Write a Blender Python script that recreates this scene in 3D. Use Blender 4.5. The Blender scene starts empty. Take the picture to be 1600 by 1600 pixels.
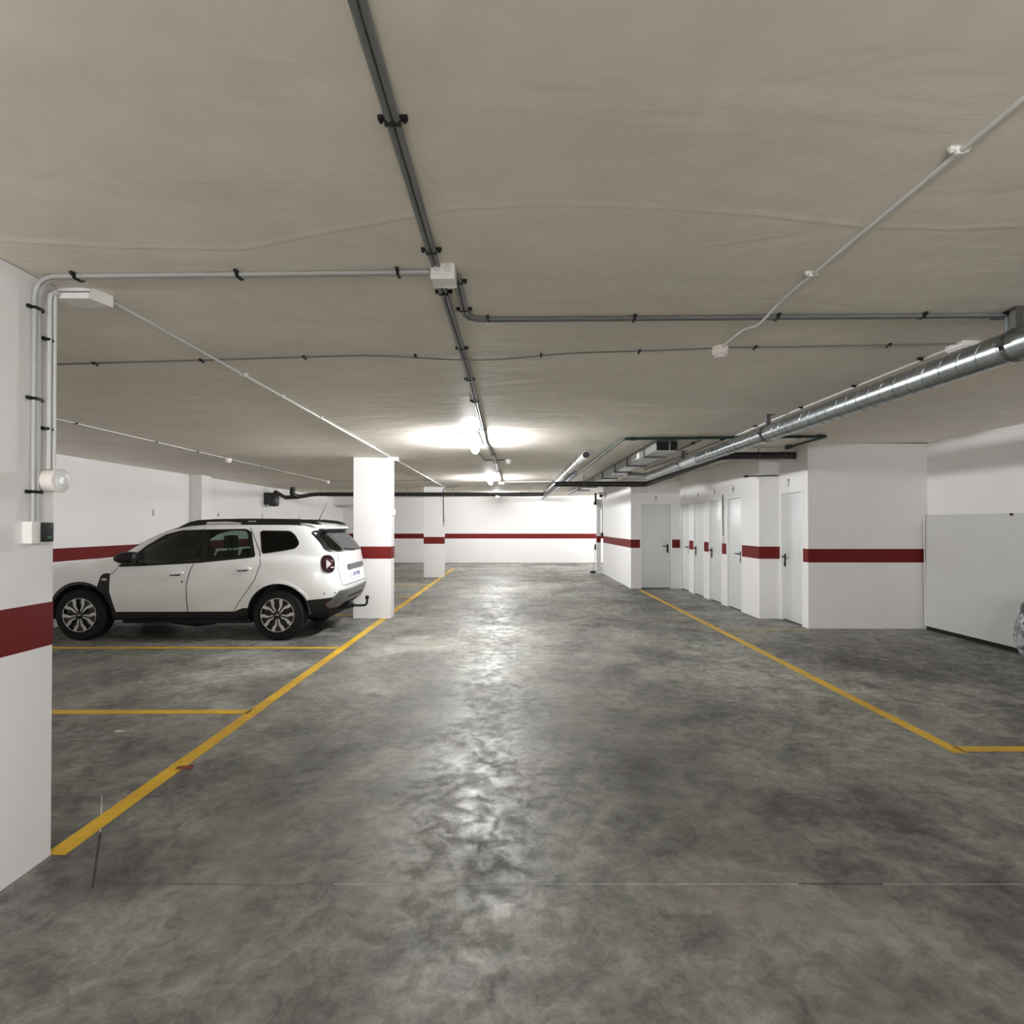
import bpy, bmesh, math, random
from mathutils import Vector, Matrix
from mathutils.bvhtree import BVHTree
from mathutils.geometry import delaunay_2d_cdt
random.seed(7)
PI = math.pi
S = bpy.context.scene
COL = S.collection

# ------------------------------------------------------------------ camera, world, exposure
cam_d = bpy.data.cameras.new('camera')
cam = bpy.data.objects.new('camera', cam_d); COL.objects.link(cam)
cam.location = (0, 0, 1.57)
cam.rotation_euler = (math.radians(90.5), 0, 0)
cam_d.sensor_width = 36; cam_d.lens = 890 / 1600 * 36
cam_d.shift_y = 12.2 / 1600
cam_d.clip_start = 0.05
S.camera = cam
W = bpy.data.worlds.new('world'); S.world = W; W.use_nodes = True
W.node_tree.nodes['Background'].inputs[0].default_value = (0.5, 0.5, 0.52, 1)
W.node_tree.nodes['Background'].inputs[1].default_value = 0.05
S.view_settings.view_transform = 'Standard'
S.view_settings.look = 'None'
S.view_settings.exposure = 0.0
S.view_settings.gamma = 1
S.view_settings.use_curve_mapping = False
S.cycles.use_denoising = True
S.cycles.max_bounces = 10
S.cycles.diffuse_bounces = 7
S.cycles.glossy_bounces = 4
S.cycles.caustics_reflective = False
S.cycles.caustics_refractive = False
LAMP = 310.0         # emission strength of the batten diffusers

# ------------------------------------------------------------------ materials
def nodes_of(name):
    m = bpy.data.materials.new(name); m.use_nodes = True
    nt = m.node_tree
    return m, nt, nt.nodes['Principled BSDF']

def mat(name, col, rough=0.5, metal=0.0, vary=0.0, vscale=3.0, bump=0.0, bscale=40.0, coat=0.0, spec=0.5):
    m, nt, b = nodes_of(name)
    b.inputs['Base Color'].default_value = (*col, 1)
    b.inputs['Roughness'].default_value = rough
    b.inputs['Metallic'].default_value = metal
    b.inputs['Coat Weight'].default_value = coat
    b.inputs['Specular IOR Level'].default_value = spec
    tc = nt.nodes.new('ShaderNodeTexCoord')
    n = nt.nodes.new('ShaderNodeTexNoise'); n.inputs['Scale'].default_value = vscale
    n.inputs['Detail'].default_value = 5
    nt.links.new(tc.outputs['Object'], n.inputs['Vector'])
    v = max(vary, 0.02)
    r = nt.nodes.new('ShaderNodeValToRGB')
    r.color_ramp.elements[0].position = 0.3; r.color_ramp.elements[1].position = 0.7
    r.color_ramp.elements[0].color = (*[c * (1 - v) for c in col], 1)
    r.color_ramp.elements[1].color = (*[min(1, c * (1 + v)) for c in col], 1)
    nt.links.new(n.outputs['Fac'], r.inputs['Fac'])
    nt.links.new(r.outputs['Color'], b.inputs['Base Color'])
    if bump:
        n2 = nt.nodes.new('ShaderNodeTexNoise'); n2.inputs['Scale'].default_value = bscale
        n2.inputs['Detail'].default_value = 4
        nt.links.new(tc.outputs['Object'], n2.inputs['Vector'])
        bp = nt.nodes.new('ShaderNodeBump'); bp.inputs['Strength'].default_value = bump
        bp.inputs['Distance'].default_value = 0.01
        nt.links.new(n2.outputs['Fac'], bp.inputs['Height'])
        nt.links.new(bp.outputs['Normal'], b.inputs['Normal'])
    return m

def emit(name, col, s):
    m, nt, b = nodes_of(name)
    b.inputs['Base Color'].default_value = (0.9, 0.9, 0.9, 1)
    b.inputs['Emission Color'].default_value = (*col, 1)
    b.inputs['Emission Strength'].default_value = s
    return m

def glass(name, tint, fres=1.45):
    m = bpy.data.materials.new(name); m.use_nodes = True
    nt = m.node_tree; nt.nodes.clear()
    out = nt.nodes.new('ShaderNodeOutputMaterial')
    mix = nt.nodes.new('ShaderNodeMixShader')
    tr = nt.nodes.new('ShaderNodeBsdfTransparent'); tr.inputs[0].default_value = (*tint, 1)
    gl = nt.nodes.new('ShaderNodeBsdfGlossy'); gl.inputs['Roughness'].default_value = 0.03
    fr = nt.nodes.new('ShaderNodeFresnel'); fr.inputs[0].default_value = fres
    nt.links.new(fr.outputs[0], mix.inputs[0]); nt.links.new(tr.outputs[0], mix.inputs[1])
    nt.links.new(gl.outputs[0], mix.inputs[2]); nt.links.new(mix.outputs[0], out.inputs[0])
    return m

def noise(nt, vec, scale, detail=4, rough=0.55, dist=0.0):
    n = nt.nodes.new('ShaderNodeTexNoise')
    n.inputs['Scale'].default_value = scale; n.inputs['Detail'].default_value = detail
    n.inputs['Roughness'].default_value = rough; n.inputs['Distortion'].default_value = dist
    nt.links.new(vec, n.inputs['Vector'])
    return n.outputs['Fac']

def ramp(nt, fac, stops):
    r = nt.nodes.new('ShaderNodeValToRGB')
    e = r.color_ramp.elements
    while len(e) < len(stops): e.new(0.5)
    for k, (p, c) in enumerate(stops):
        e[k].position = p; e[k].color = (*c, 1) if len(c) == 3 else c
    nt.links.new(fac, r.inputs['Fac'])
    return r.outputs['Color']

def mixc(nt, a, b, fac, mode='MIX'):
    m = nt.nodes.new('ShaderNodeMix'); m.data_type = 'RGBA'; m.blend_type = mode
    for s, v in ((0, fac), (6, a), (7, b)):
        if hasattr(v, 'links') or isinstance(v, bpy.types.NodeSocket): nt.links.new(v, m.inputs[s])
        elif s == 0: m.inputs[0].default_value = v
        else: m.inputs[s].default_value = (*v, 1)
    return m.outputs[2]

def floor_material():
    m, nt, b = nodes_of('polished_concrete')
    tc = nt.nodes.new('ShaderNodeTexCoord')
    mp = nt.nodes.new('ShaderNodeMapping'); nt.links.new(tc.outputs['Object'], mp.inputs['Vector'])
    v = mp.outputs['Vector']
    big = noise(nt, v, 0.55, 6, 0.62, 0.6)
    mid = noise(nt, v, 2.1, 9, 0.70, 0.5)
    fine = noise(nt, v, 9.0, 9, 0.74, 0.7)
    grit = noise(nt, v, 45.0, 8, 0.78, 0.5)
    c1 = ramp(nt, big, [(0.36, (0.092, 0.088, 0.083)), (0.46, (0.158, 0.155, 0.141)), (0.55, (0.200, 0.200, 0.176)), (0.66, (0.29, 0.288, 0.26))])
    c2 = ramp(nt, mid, [(0.36, (0.45, 0.45, 0.44)), (0.50, (0.92, 0.92, 0.91)), (0.64, (1.36, 1.35, 1.32))])
    c = mixc(nt, c1, c2, 0.85, 'MULTIPLY')
    c3 = ramp(nt, fine, [(0.35, (0.55, 0.54, 0.53)), (0.5, (1, 1, 1)), (0.65, (1.40, 1.39, 1.34))])
    c = mixc(nt, c, c3, 0.75, 'MULTIPLY')
    c4 = ramp(nt, grit, [(0.3, (0.62, 0.62, 0.62)), (0.7, (1.35, 1.35, 1.33))])
    c = mixc(nt, c, c4, 0.6, 'MULTIPLY')
    warm = ramp(nt, noise(nt, v, 1.3, 4, 0.6, 0.8), [(0.55, (0, 0, 0)), (0.75, (0.6, 0.6, 0.6))])
    c = mixc(nt, c, (0.27, 0.235, 0.195), warm)
    # trowel swirls
    wv = nt.nodes.new('ShaderNodeTexWave'); wv.wave_type = 'RINGS'
    wv.inputs['Scale'].default_value = 3.0; wv.inputs['Distortion'].default_value = 9
    wv.inputs['Detail'].default_value = 5; wv.inputs['Detail Scale'].default_value = 0.8
    nt.links.new(v, wv.inputs['Vector'])
    c5 = ramp(nt, wv.outputs['Fac'], [(0.2, (0.95, 0.95, 0.95)), (0.8, (1.04, 1.04, 1.04))])
    c = mixc(nt, c, c5, 0.8, 'MULTIPLY')
    nt.links.new(c, b.inputs['Base Color'])
    rg = ramp(nt, noise(nt, v, 1.1, 7, 0.7, 0.8), [(0.44, (0.66, 0.66, 0.66)), (0.58, (0.33, 0.33, 0.33))])
    rg = mixc(nt, rg, ramp(nt, fine, [(0.42, (0.75, 0.75, 0.75)), (0.58, (0.28, 0.28, 0.28))]), 0.45)
    nt.links.new(rg, b.inputs['Roughness'])
    b.inputs['Specular IOR Level'].default_value = 0.5
    bp = nt.nodes.new('ShaderNodeBump'); bp.inputs['Strength'].default_value = 0.22; bp.inputs['Distance'].default_value = 0.006
    nt.links.new(fine, bp.inputs['Height'])
    bp2 = nt.nodes.new('ShaderNodeBump'); bp2.inputs['Strength'].default_value = 0.12; bp2.inputs['Distance'].default_value = 0.003
    nt.links.new(grit, bp2.inputs['Height']); nt.links.new(bp.outputs['Normal'], bp2.inputs['Normal'])
    nt.links.new(bp2.outputs['Normal'], b.inputs['Normal'])
    return m

def ceiling_material():
    m, nt, b = nodes_of('painted_concrete_ceiling')
    tc = nt.nodes.new('ShaderNodeTexCoord')
    mp = nt.nodes.new('ShaderNodeMapping'); nt.links.new(tc.outputs['Object'], mp.inputs['Vector'])
    mp.inputs['Scale'].default_value = (0.55, 1.3, 1)
    v = mp.outputs['Vector']
    big = noise(nt, v, 0.8, 5, 0.55, 0.5)
    c = ramp(nt, big, [(0.3, (0.79, 0.735, 0.655)), (0.7, (0.89, 0.83, 0.745))])
    sm = noise(nt, tc.outputs['Object'], 3.0, 6, 0.6, 1.0)
    c = mixc(nt, c, ramp(nt, sm, [(0.3, (0.93, 0.925, 0.91)), (0.7, (1.03, 1.03, 1.03))]), 0.9, 'MULTIPLY')
    nt.links.new(c, b.inputs['Base Color'])
    b.inputs['Roughness'].default_value = 0.62
    h = mixc(nt, noise(nt, v, 2.2, 5, 0.5, 1.0), noise(nt, tc.outputs['Object'], 6.0, 3, 0.45, 0.8), 0.14)
    bp = nt.nodes.new('ShaderNodeBump'); bp.inputs['Strength'].default_value = 0.35; bp.inputs['Distance'].default_value = 0.035
    nt.links.new(h, bp.inputs['Height']); nt.links.new(bp.outputs['Normal'], b.inputs['Normal'])
    return m

def crinkle_material():
    m, nt, b = nodes_of('crinkled_silver_wrap')
    tc = nt.nodes.new('ShaderNodeTexCoord')
    f = noise(nt, tc.outputs['Object'], 7, 7, 0.65, 2.5)
    nt.links.new(ramp(nt, f, [(0.38, (0.10, 0.11, 0.12)), (0.5, (0.42, 0.44, 0.46)), (0.58, (0.85, 0.87, 0.88))]), b.inputs['Base Color'])
    b.inputs['Metallic'].default_value = 0.75; b.inputs['Roughness'].default_value = 0.22
    bp = nt.nodes.new('ShaderNodeBump'); bp.inputs['Strength'].default_value = 1.0; bp.inputs['Distance'].default_value = 0.05
    nt.links.new(f, bp.inputs['Height']); nt.links.new(bp.outputs['Normal'], b.inputs['Normal'])
    return m

def wornline_material():
    m, nt, b = nodes_of('yellow_line_paint')
    tc = nt.nodes.new('ShaderNodeTexCoord')
    f = noise(nt, tc.outputs['Object'], 26, 8, 0.75, 1.0)
    g = noise(nt, tc.outputs['Object'], 2.2, 3, 0.6, 0.3)
    c = ramp(nt, f, [(0.25, (0.36, 0.23, 0.04)), (0.42, (0.60, 0.36, 0.012)), (0.7, (0.70, 0.44, 0.015))])
    c = mixc(nt, c, ramp(nt, g, [(0.35, (0.78, 0.74, 0.70)), (0.6, (1, 1, 1))]), 1.0, 'MULTIPLY')
    nt.links.new(c, b.inputs['Base Color']); b.inputs['Roughness'].default_value = 0.5
    return m

M = dict(
    floor=floor_material(), ceil=ceiling_material(), line=wornline_material(), crinkle=crinkle_material(),
    wall=mat('white_wall_paint', (0.80, 0.79, 0.785), 0.6, vary=0.02, vscale=1.2, bump=0.12, bscale=9),
    red=mat('dark_red_band_paint', (0.140, 0.011, 0.010), 0.7, spec=0.2, vary=0.06, vscale=5, bump=0.1, bscale=14),
    door=mat('grey_white_door_steel', (0.66, 0.68, 0.67), 0.32, vary=0.02, vscale=2),
    frame=mat('white_door_frame', (0.80, 0.80, 0.79), 0.42),
    black=mat('black_plastic', (0.010, 0.010, 0.010), 0.42, spec=0.3),
    gap=mat('dark_gap', (0.01, 0.01, 0.01), 0.9),
    conduit=mat('grey_conduit_plastic', (0.17, 0.175, 0.175), 0.42),
    conduit_m=mat('mid_grey_conduit_plastic', (0.40, 0.40, 0.39), 0.42),
    conduit_l=mat('light_conduit_plastic', (0.62, 0.62, 0.60), 0.42),
    white=mat('white_plastic', (0.80, 0.78, 0.76), 0.4),
    siren=mat('aged_white_plastic', (0.80, 0.75, 0.70), 0.4, vary=0.05, vscale=9),
    dome=mat('glossy_white_dome', (0.82, 0.84, 0.86), 0.2),
    galv=mat('galvanised_steel', (0.40, 0.435, 0.45), 0.27, 1.0, vary=0.14, vscale=9, bump=0.05, bscale=30),
    galv_flat=mat('galvanised_sheet', (0.60, 0.63, 0.64), 0.38, 0.85, vary=0.10, vscale=6),
    strap=mat('dark_steel_strap', (0.12, 0.12, 0.115), 0.5, 0.7),
    pvc=mat('grey_drain_pipe', (0.46, 0.46, 0.47), 0.3),
    pvc_l=mat('lilac_grey_pipe', (0.50, 0.50, 0.58), 0.32),
    green=mat('dark_green_pipe', (0.010, 0.028, 0.019), 0.4),
    waste=mat('black_waste_pipe', (0.014, 0.013, 0.012), 0.38),
    number=mat('black_stencil_paint', (0.03, 0.03, 0.03), 0.7),
    lamp=emit('batten_diffuser', (0.975, 0.985, 1.0), LAMP),
    lamp_near=emit('batten_diffuser_bright', (0.975, 0.985, 1.0), LAMP * 1.9),
    panel=mat('off_white_board', (0.60, 0.60, 0.585), 0.45, vary=0.03, vscale=1.5),
    paint=mat('white_car_paint', (0.80, 0.80, 0.79), 0.22, coat=0.6),
    trim=mat('charcoal_trim_plastic', (0.012, 0.012, 0.013), 0.55, spec=0.3),
    skid=mat('satin_grey_skid', (0.075, 0.077, 0.08), 0.4),
    glass=glass('clear_tinted_glass', (0.64, 0.71, 0.68)),
    glass_d=glass('privacy_glass', (0.035, 0.038, 0.036)),
    tyre=mat('tyre_rubber', (0.008, 0.008, 0.008), 0.75, spec=0.25),
    rimd=mat('gloss_black_rim', (0.010, 0.010, 0.011), 0.25),
    rims=mat('machined_silver', (0.50, 0.49, 0.47), 0.35, 0.25),
    tail=mat('dark_red_lamp_lens', (0.020, 0.003, 0.006), 0.10, coat=0.5),
    reflector=mat('red_reflector', (0.16, 0.012, 0.022), 0.15),
    lampwhite=mat('clear_lamp_triangle', (0.50, 0.44, 0.44), 0.25),
    plate=mat('white_number_plate', (0.80, 0.81, 0.86), 0.4),
    platetext=mat('blue_grey_plate_letters', (0.16, 0.17, 0.34), 0.5),
    seat=mat('dark_seat_fabric', (0.02, 0.021, 0.022), 0.85),
    cabin=mat('dark_cabin_lining', (0.018, 0.019, 0.02), 0.8),
    greywrap=mat('dark_grey_cover', (0.045, 0.043, 0.047), 0.35, vary=0.2, vscale=12, bump=0.6, bscale=12),
    cut=mat('saw_cut_dust', (0.55, 0.55, 0.52), 0.9, vary=0.45, vscale=14),
    cutd=mat('saw_cut_dark', (0.035, 0.034, 0.03), 0.9),
    leaf=mat('dry_red_leaf', (0.16, 0.035, 0.022), 0.7),
    scrap=mat('white_paper', (0.75, 0.75, 0.73), 0.8),
    leds=mat('dim_display', (0.05, 0.14, 0.12), 0.3),
)

# ------------------------------------------------------------------ mesh helpers
class MB:
    def __init__(s): s.bm = bmesh.new(); s.mi = 0
    def _f(s, vs, smooth=False):
        try:
            f = s.bm.faces.new(vs); f.material_index = s.mi; f.smooth = smooth; return f
        except ValueError: return None
    def hexa(s, c):      # 8 corners: bottom ring 0-3, top ring 4-7
        v = [s.bm.verts.new(p) for p in c]
        for q in ((3, 2, 1, 0), (4, 5, 6, 7), (0, 1, 5, 4), (1, 2, 6, 5), (2, 3, 7, 6), (3, 0, 4, 7)): s._f([v[k] for k in q])
        return v
    def box(s, x0, x1, y0, y1, z0, z1, bev=0.0):
        v = s.hexa([(x0, y0, z0), (x1, y0, z0), (x1, y1, z0), (x0, y1, z0), (x0, y0, z1), (x1, y0, z1), (x1, y1, z1), (x0, y1, z1)])
        if bev:
            ed = {e for w in v for e in w.link_edges}
            bmesh.ops.bevel(s.bm, geom=list(ed), offset=bev, segments=2, affect='EDGES', profile=0.7)
        return s
    def tube(s, pts, r, n=12, caps=True):
        pts = [Vector(p) for p in pts]; rings = []
        rr = r if isinstance(r, (list, tuple)) else [r] * len(pts)
        up = None
        for i, p in enumerate(pts):
            a = (pts[i] - pts[i - 1]).normalized() if i else None
            b = (pts[i + 1] - pts[i]).normalized() if i < len(pts) - 1 else None
            d = ((a or b) + (b or a)).normalized()
            if up is None:
                up = Vector((0, 0, 1)) if abs(d.z) < 0.9 else Vector((0, 1, 0))
            u = (up - d * up.dot(d)).normalized(); w = d.cross(u); up = u
            k = 1.0
            if a and b: k = 1 / max(0.5, math.cos(a.angle(b) / 2))
            rings.append([s.bm.verts.new(p + (u * math.cos(2 * PI * j / n) + w * math.sin(2 * PI * j / n)) * rr[i]) for j in range(n)])
        for i in range(len(rings) - 1):
            for j in range(n):
                s._f((rings[i][j], rings[i][(j + 1) % n], rings[i + 1][(j + 1) % n], rings[i + 1][j]), True)
        if caps: s._f(rings[0][::-1]); s._f(rings[-1])
        return s
    def lathe(s, prof, org=(0, 0, 0), axis='z', n=32, sgn=1):     # prof: (radius, height)
        o = Vector(org); rings = []
        for r, h in prof:
            ring = []
            for j in range(n):
                a = 2 * PI * j / n; c, d = math.cos(a) * r, math.sin(a) * r
                p = {'z': (c, d, h), 'y': (c, h, d), 'x': (h, c, d)}[axis]
                ring.append(s.bm.verts.new(o + Vector(p)))
            rings.append(ring)
        for i in range(len(rings) - 1):
            for j in range(n): s._f((rings[i][j], rings[i][(j + 1) % n], rings[i + 1][(j + 1) % n], rings[i + 1][j]), True)
        if prof[0] != prof[-1] and len(prof) > 1:
            if prof[0][0] > 1e-4: s._f(rings[0])
            if prof[-1][0] > 1e-4: s._f(rings[-1])
        return s
    def prism(s, poly, a0, a1, axis='y'):      # poly 2-D; axis y: (x,z); x: (y,z); z: (x,y)
        def P(q, a): return {'y': (q[0], a, q[1]), 'x': (a, q[0], q[1]), 'z': (q[0], q[1], a)}[axis]
        A = [s.bm.verts.new(P(q, a0)) for q in poly]; B = [s.bm.verts.new(P(q, a1)) for q in poly]
        n = len(poly); s._f(A[::-1]); s._f(B)
        for i in range(n): s._f((A[i], A[(i + 1) % n], B[(i + 1) % n], B[i]))
        return s
    def data(s, name, mats, sharp=35):
        bmesh.ops.remove_doubles(s.bm, verts=s.bm.verts, dist=1e-5)
        bmesh.ops.recalc_face_normals(s.bm, faces=s.bm.faces)
        me = bpy.data.meshes.new(name); s.bm.to_mesh(me); s.bm.free()
        for m in (mats if isinstance(mats, (list, tuple)) else [mats]): me.materials.append(m)
        me.shade_smooth(); me.set_sharp_from_angle(angle=math.radians(sharp))
        return me
    def build(s, name, mats, parent=None, sharp=35):
        return link(name, s.data(name, mats, sharp), parent)

def link(name, me, parent=None, loc=None, rot=None):
    o = bpy.data.objects.new(name, me); COL.objects.link(o)
    if parent: o.parent = parent
    if loc is not None: o.location = loc
    if rot is not None: o.rotation_euler = rot
    return o
def tag(o, label=None, cat=None, group=None, kind=None):
    for k, v in (('label', label), ('category', cat), ('group', group), ('kind', kind)):
        if v: o[k] = v
    return o
def thing(name, label, cat, loc=(0, 0, 0), group=None, rot=(0, 0, 0)):
    o = bpy.data.objects.new(name, None); COL.objects.link(o)
    o.location = loc; o.rotation_euler = rot; o.empty_display_size = 0.1
    return tag(o, label, cat, group)
def fillet(pts, r, n=6):
    pts = [Vector(p) for p in pts]; out = [pts[0]]
    for i in range(1, len(pts) - 1):
        a, p, b = pts[i - 1], pts[i], pts[i + 1]
        d1 = (a - p); d2 = (b - p); k = min(r, d1.length * .49, d2.length * .49)
        q0 = p + d1.normalized() * k; q1 = p + d2.normalized() * k
        for j in range(n + 1):
            t = j / n; out.append(q0 * (1 - t) ** 2 + p * 2 * t * (1 - t) + q1 * t * t)
    out.append(pts[-1]); return out
def ceilz(x): return 2.74 + 0.012 * x
def text_mesh(txt, size, name, m, depth=0.001):
    cu = bpy.data.curves.new(name, 'FONT'); cu.body = txt; cu.size = size
    cu.align_x = 'CENTER'; cu.align_y = 'CENTER'; cu.extrude = depth
    o = bpy.data.objects.new(name, cu); COL.objects.link(o)
    me = bpy.data.meshes.new_from_object(o.evaluated_get(bpy.context.evaluated_depsgraph_get()))
    bpy.data.objects.remove(o); bpy.data.curves.remove(cu)
    me.name = name; me.materials.clear(); me.materials.append(m)
    return me

# ------------------------------------------------------------------ the setting
HB0, HB1 = 1.0, 1.205          # red band heights
Y0, Y1 = -8.0, 23.6
XL, XR, XE = -7.0, 6.29, 9.0

floor = MB().box(XL - .2, XE + .2, Y0 - .2, Y1 + .2, -0.2, 0).build('floor', M['floor']); tag(floor, kind='structure')
cb = MB(); xa, xb = XL - .2, XE + .2
cb.hexa([(xa, Y0 - .2, ceilz(xa)), (xb, Y0 - .2, ceilz(xb)), (xb, Y1 + .2, ceilz(xb)), (xa, Y1 + .2, ceilz(xa)),
         (xa, Y0 - .2, 3.1), (xb, Y0 - .2, 3.1), (xb, Y1 + .2, 3.1), (xa, Y1 + .2, 3.1)])
ceiling = cb.build('ceiling', M['ceil']); tag(ceiling, kind='structure')

SEAM = [(-2.05, 2.28), (-1.59, 2.35), (-1.12, 2.37), (-0.82, 2.27), (-0.59, 2.2), (-0.23, 2.09), (0.0, 2.07), (0.37, 2.08), (0.67, 2.12), (0.92, 2.15), (1.39, 2.25), (1.79, 2.28), (2.03, 2.26)]
sm = MB(); rows = []
for x, y in SEAM:
    z = ceilz(x); rows.append([sm.bm.verts.new(p) for p in ((x, y - .035, z + .001), (x, y, z - .0025), (x, y + .012, z - .002), (x, y + .03, z + .001))])
for r0, r1 in zip(rows, rows[1:]):
    for k in range(4): sm._f((r0[k], r1[k], r1[(k + 1) % 4], r0[(k + 1) % 4]), True)
sm.build('plaster_ridge', M['ceil'], ceiling, 80)

def wall(name, x0, x1, y0, y1):
    b = MB(); zs = [ceilz(x0), ceilz(x1)]
    b.hexa([(x0, y0, 0), (x1, y0, 0), (x1, y1, 0), (x0, y1, 0), (x0, y0, zs[0]), (x1, y0, zs[1]), (x1, y1, zs[1]), (x0, y1, zs[0])])
    return tag(b.build(name, M['wall']), kind='structure')
def band_box(parent, x0, x1, y0, y1):
    return MB().box(x0, x1, y0, y1, HB0, HB1).build('red_band', M['red'], parent)

E = 0.002
wl = wall('wall_left', XL - .2, XL, Y0, Y1)
pil = MB().box(XL, -6.76, 12.4, 12.8, 0, ceilz(-6.9)).build('pilaster', M['wall'], wl)
band_box(wl, XL, XL + E, Y0, 12.4); band_box(wl, XL, XL + E, 12.8, 22.3); band_box(wl, XL, -6.76 + E, 12.4 - E, 12.8 + E)
wb = wall('wall_back', XL - .2, XE + .2, Y1, Y1 + .2)
band_box(wb, XL, XE, Y1 - E, Y1)
MB().box(XL, -5.6, 22.3, Y1, 2.35, ceilz(-6.3)).build('bulkhead', M['wall'], wb)
wf = wall('wall_front', XL - .2, XE + .2, Y0 - .2, Y0)
band_box(wf, XL, XR, Y0, Y0 + E)
wr = wall('wall_right', XR, XR + .2, Y0, 8.62)
band_box(wr, XR - E, XR, Y0, 8.62)
we = wall('wall_ramp', XE, XE + .2, 14.2, Y1)

# storage rooms: walls with door openings, every pier, lintel in the wall's one mesh
def pierced(name, axis, fixed0, fixed1, a0, a1, openings):
    """wall along axis ('x' or 'y') from a0 to a1, between fixed0 and fixed1 across; openings (b0,b1,h)"""
    b = MB(); cuts = sorted(openings); cur = a0
    def bx(p, q, z0, z1):
        if q - p < 1e-4: return
        if axis == 'x': b.box(p, q, fixed0, fixed1, z0, z1)
        else: b.box(fixed0, fixed1, p, q, z0, z1)
    top = 2.80
    for o0, o1, h in cuts:
        bx(cur, o0, 0, top); bx(o0, o1, h, top); cur = o1
    bx(cur, a1, 0, top)
    return tag(b.build(name, M['wall']), kind='structure')

DOORS_B = [(13.30, 14.00), (12.28, 13.00), (11.24, 11.98), (10.26, 10.99)]
HD = 2.10
w2 = pierced('wall_storage_end', 'x', 14.04, 14.19, 2.93, 4.26, [(3.154, 3.944, HD)])
w3 = pierced('wall_storage_side', 'y', 4.14, 4.29, 9.54, 14.04, [(a, b, HD) for a, b in DOORS_B])
w4 = pierced('wall_storage_corner', 'x', 9.54, 9.69, 4.29, 4.63, [])
w5 = pierced('wall_storage_nook', 'y', 4.48, 4.63, 8.62, 9.54, [(8.77, 9.50, 2.12)])
w6 = pierced('wall_storage_front', 'x', 8.62, 8.77, 4.63, XR + .2, [])
w7 = pierced('wall_gate_side', 'y', 2.93, 3.08, 14.19, 18.30, [])
w8 = tag(MB().box(3.08, XE, 14.19 + .0, 14.34, 0, 2.80).build('wall_ramp_front', M['wall']), kind='structure')
for p, q in ((2.93 - E, 3.154), (3.944, 4.14)): band_box(w2, p, q, 14.04 - E, 14.04)
for p, q in ((9.54 - E, 10.26), (10.99, 11.24), (11.98, 12.28), (13.0, 13.3)): band_box(w3, 4.14 - E, 4.14, p, q)
band_box(w4, 4.14, 4.48, 9.54 - E, 9.54)
band_box(w5, 4.48 - E, 4.48, 8.62 - E, 8.77)
band_box(w6, 4.48, XR, 8.62 - E, 8.62)
band_box(w7, 2.93 - E, 2.93, 14.04, 18.30)

# doors: frame, leaf, handle
def door(n, label, o, facing, width, h, hinge_right, num=None):
    """o: floor point at the opening's left jamb seen from the front; facing: unit vector out of the wall"""
    f = Vector(facing); ang = math.atan2(f.x, -f.y)
    t = bpy.data.objects.new(f'door_{n}', None); COL.objects.link(t); t.location = o; t.rotation_euler = (0, 0, ang)
    tag(t, label, None, None, 'structure')
    fr = MB(); k = 0.035
    fr.box(0, k, 0.0 - .004, .09, 0, h); fr.box(width - k, width, -.004, .09, 0, h); fr.box(k, width - k, -.004, .09, h - k, h)
    fr.build('door_frame', M['frame'], t)
    MB().box(k + .004, width - k - .004, .025, .065, .018, h - k - .004, .004).build('door_leaf', M['door'], t)
    MB().box(k, width - k, .03, .09, 0, .012).build('door_threshold', M['gap'], t)
    s = -1 if hinge_right is False else 1
    hx = width - k - .07 if not hinge_right else k + .07
    d = -1 if not hinge_right else 1
    hm = MB(); hm.box(hx - .021, hx + .021, .013, .027, .88, 1.09, .012)
    hm.tube(fillet([(hx, .02, 1.045), (hx, -.035, 1.045), (hx + d * .13, -.035, 1.04)], .02), .011, 8)
    hm.lathe([(.014, .018), (.014, .004), (.0, .004)], (hx, 0, .93), 'y', 10)
    hm.build('door_handle', M['black'], t)
    for zz in (.25, 1.0, h - .25):
        hg = MB(); xx = k if not hinge_right else width - k
        hg.tube([(xx, .018, zz - .045), (xx, .018, zz + .045)], .009, 8); hg.build('hinge', M['frame'], t)
    return t
door(1, 'grey storage door facing the camera on the end wall, number 2 above it', (3.154, 14.04, 0), (0, -1, 0), .79, HD, False)
spec = [(2, 'grey storage door deepest in the row of four along the side wall', DOORS_B[0], False),
        (3, 'grey storage door, second from the deep end of the side wall row', DOORS_B[1], True),
        (4, 'grey storage door left of the wall conduit, third in the side wall row', DOORS_B[2], True),
        (5, 'grey storage door right of the wall conduit, nearest of the side wall row', DOORS_B[3], False)]
for n, lb, (a, b), hr in spec:
    door(n, lb, (4.14, b, 0), (-1, 0, 0), b - a, HD, hr)
door(6, 'grey storage door in the nook by the front corner, number 7 above it', (4.48, 9.50, 0), (-1, 0, 0), .73, 2.12, True)

def number(txt, parent, loc, facing, size=.14):
    f = Vector(facing); ang = math.atan2(f.x, -f.y)
    return link('painted_number', text_mesh(txt, size, 'painted_number', M['number']), parent, loc, (PI / 2, 0, ang))
number('2', w2, (3.545, 14.037, 2.215), (0, -1, 0))
for txt, (a, b) in zip('3456', DOORS_B): number(txt, w3, (4.137, (a + b) / 2 + .02, 2.24), (-1, 0, 0), .15)
number('7', w5, (4.477, 9.22, 2.24), (-1, 0, 0), .17)
for txt, y in (('3', 11.1), ('4', 13.57), ('5', 15.97), ('6', 18.75), ('7', 21.2)):
    number(txt, wl, (XL + .003, y, 1.80), (1, 0, 0), .16)

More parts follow.
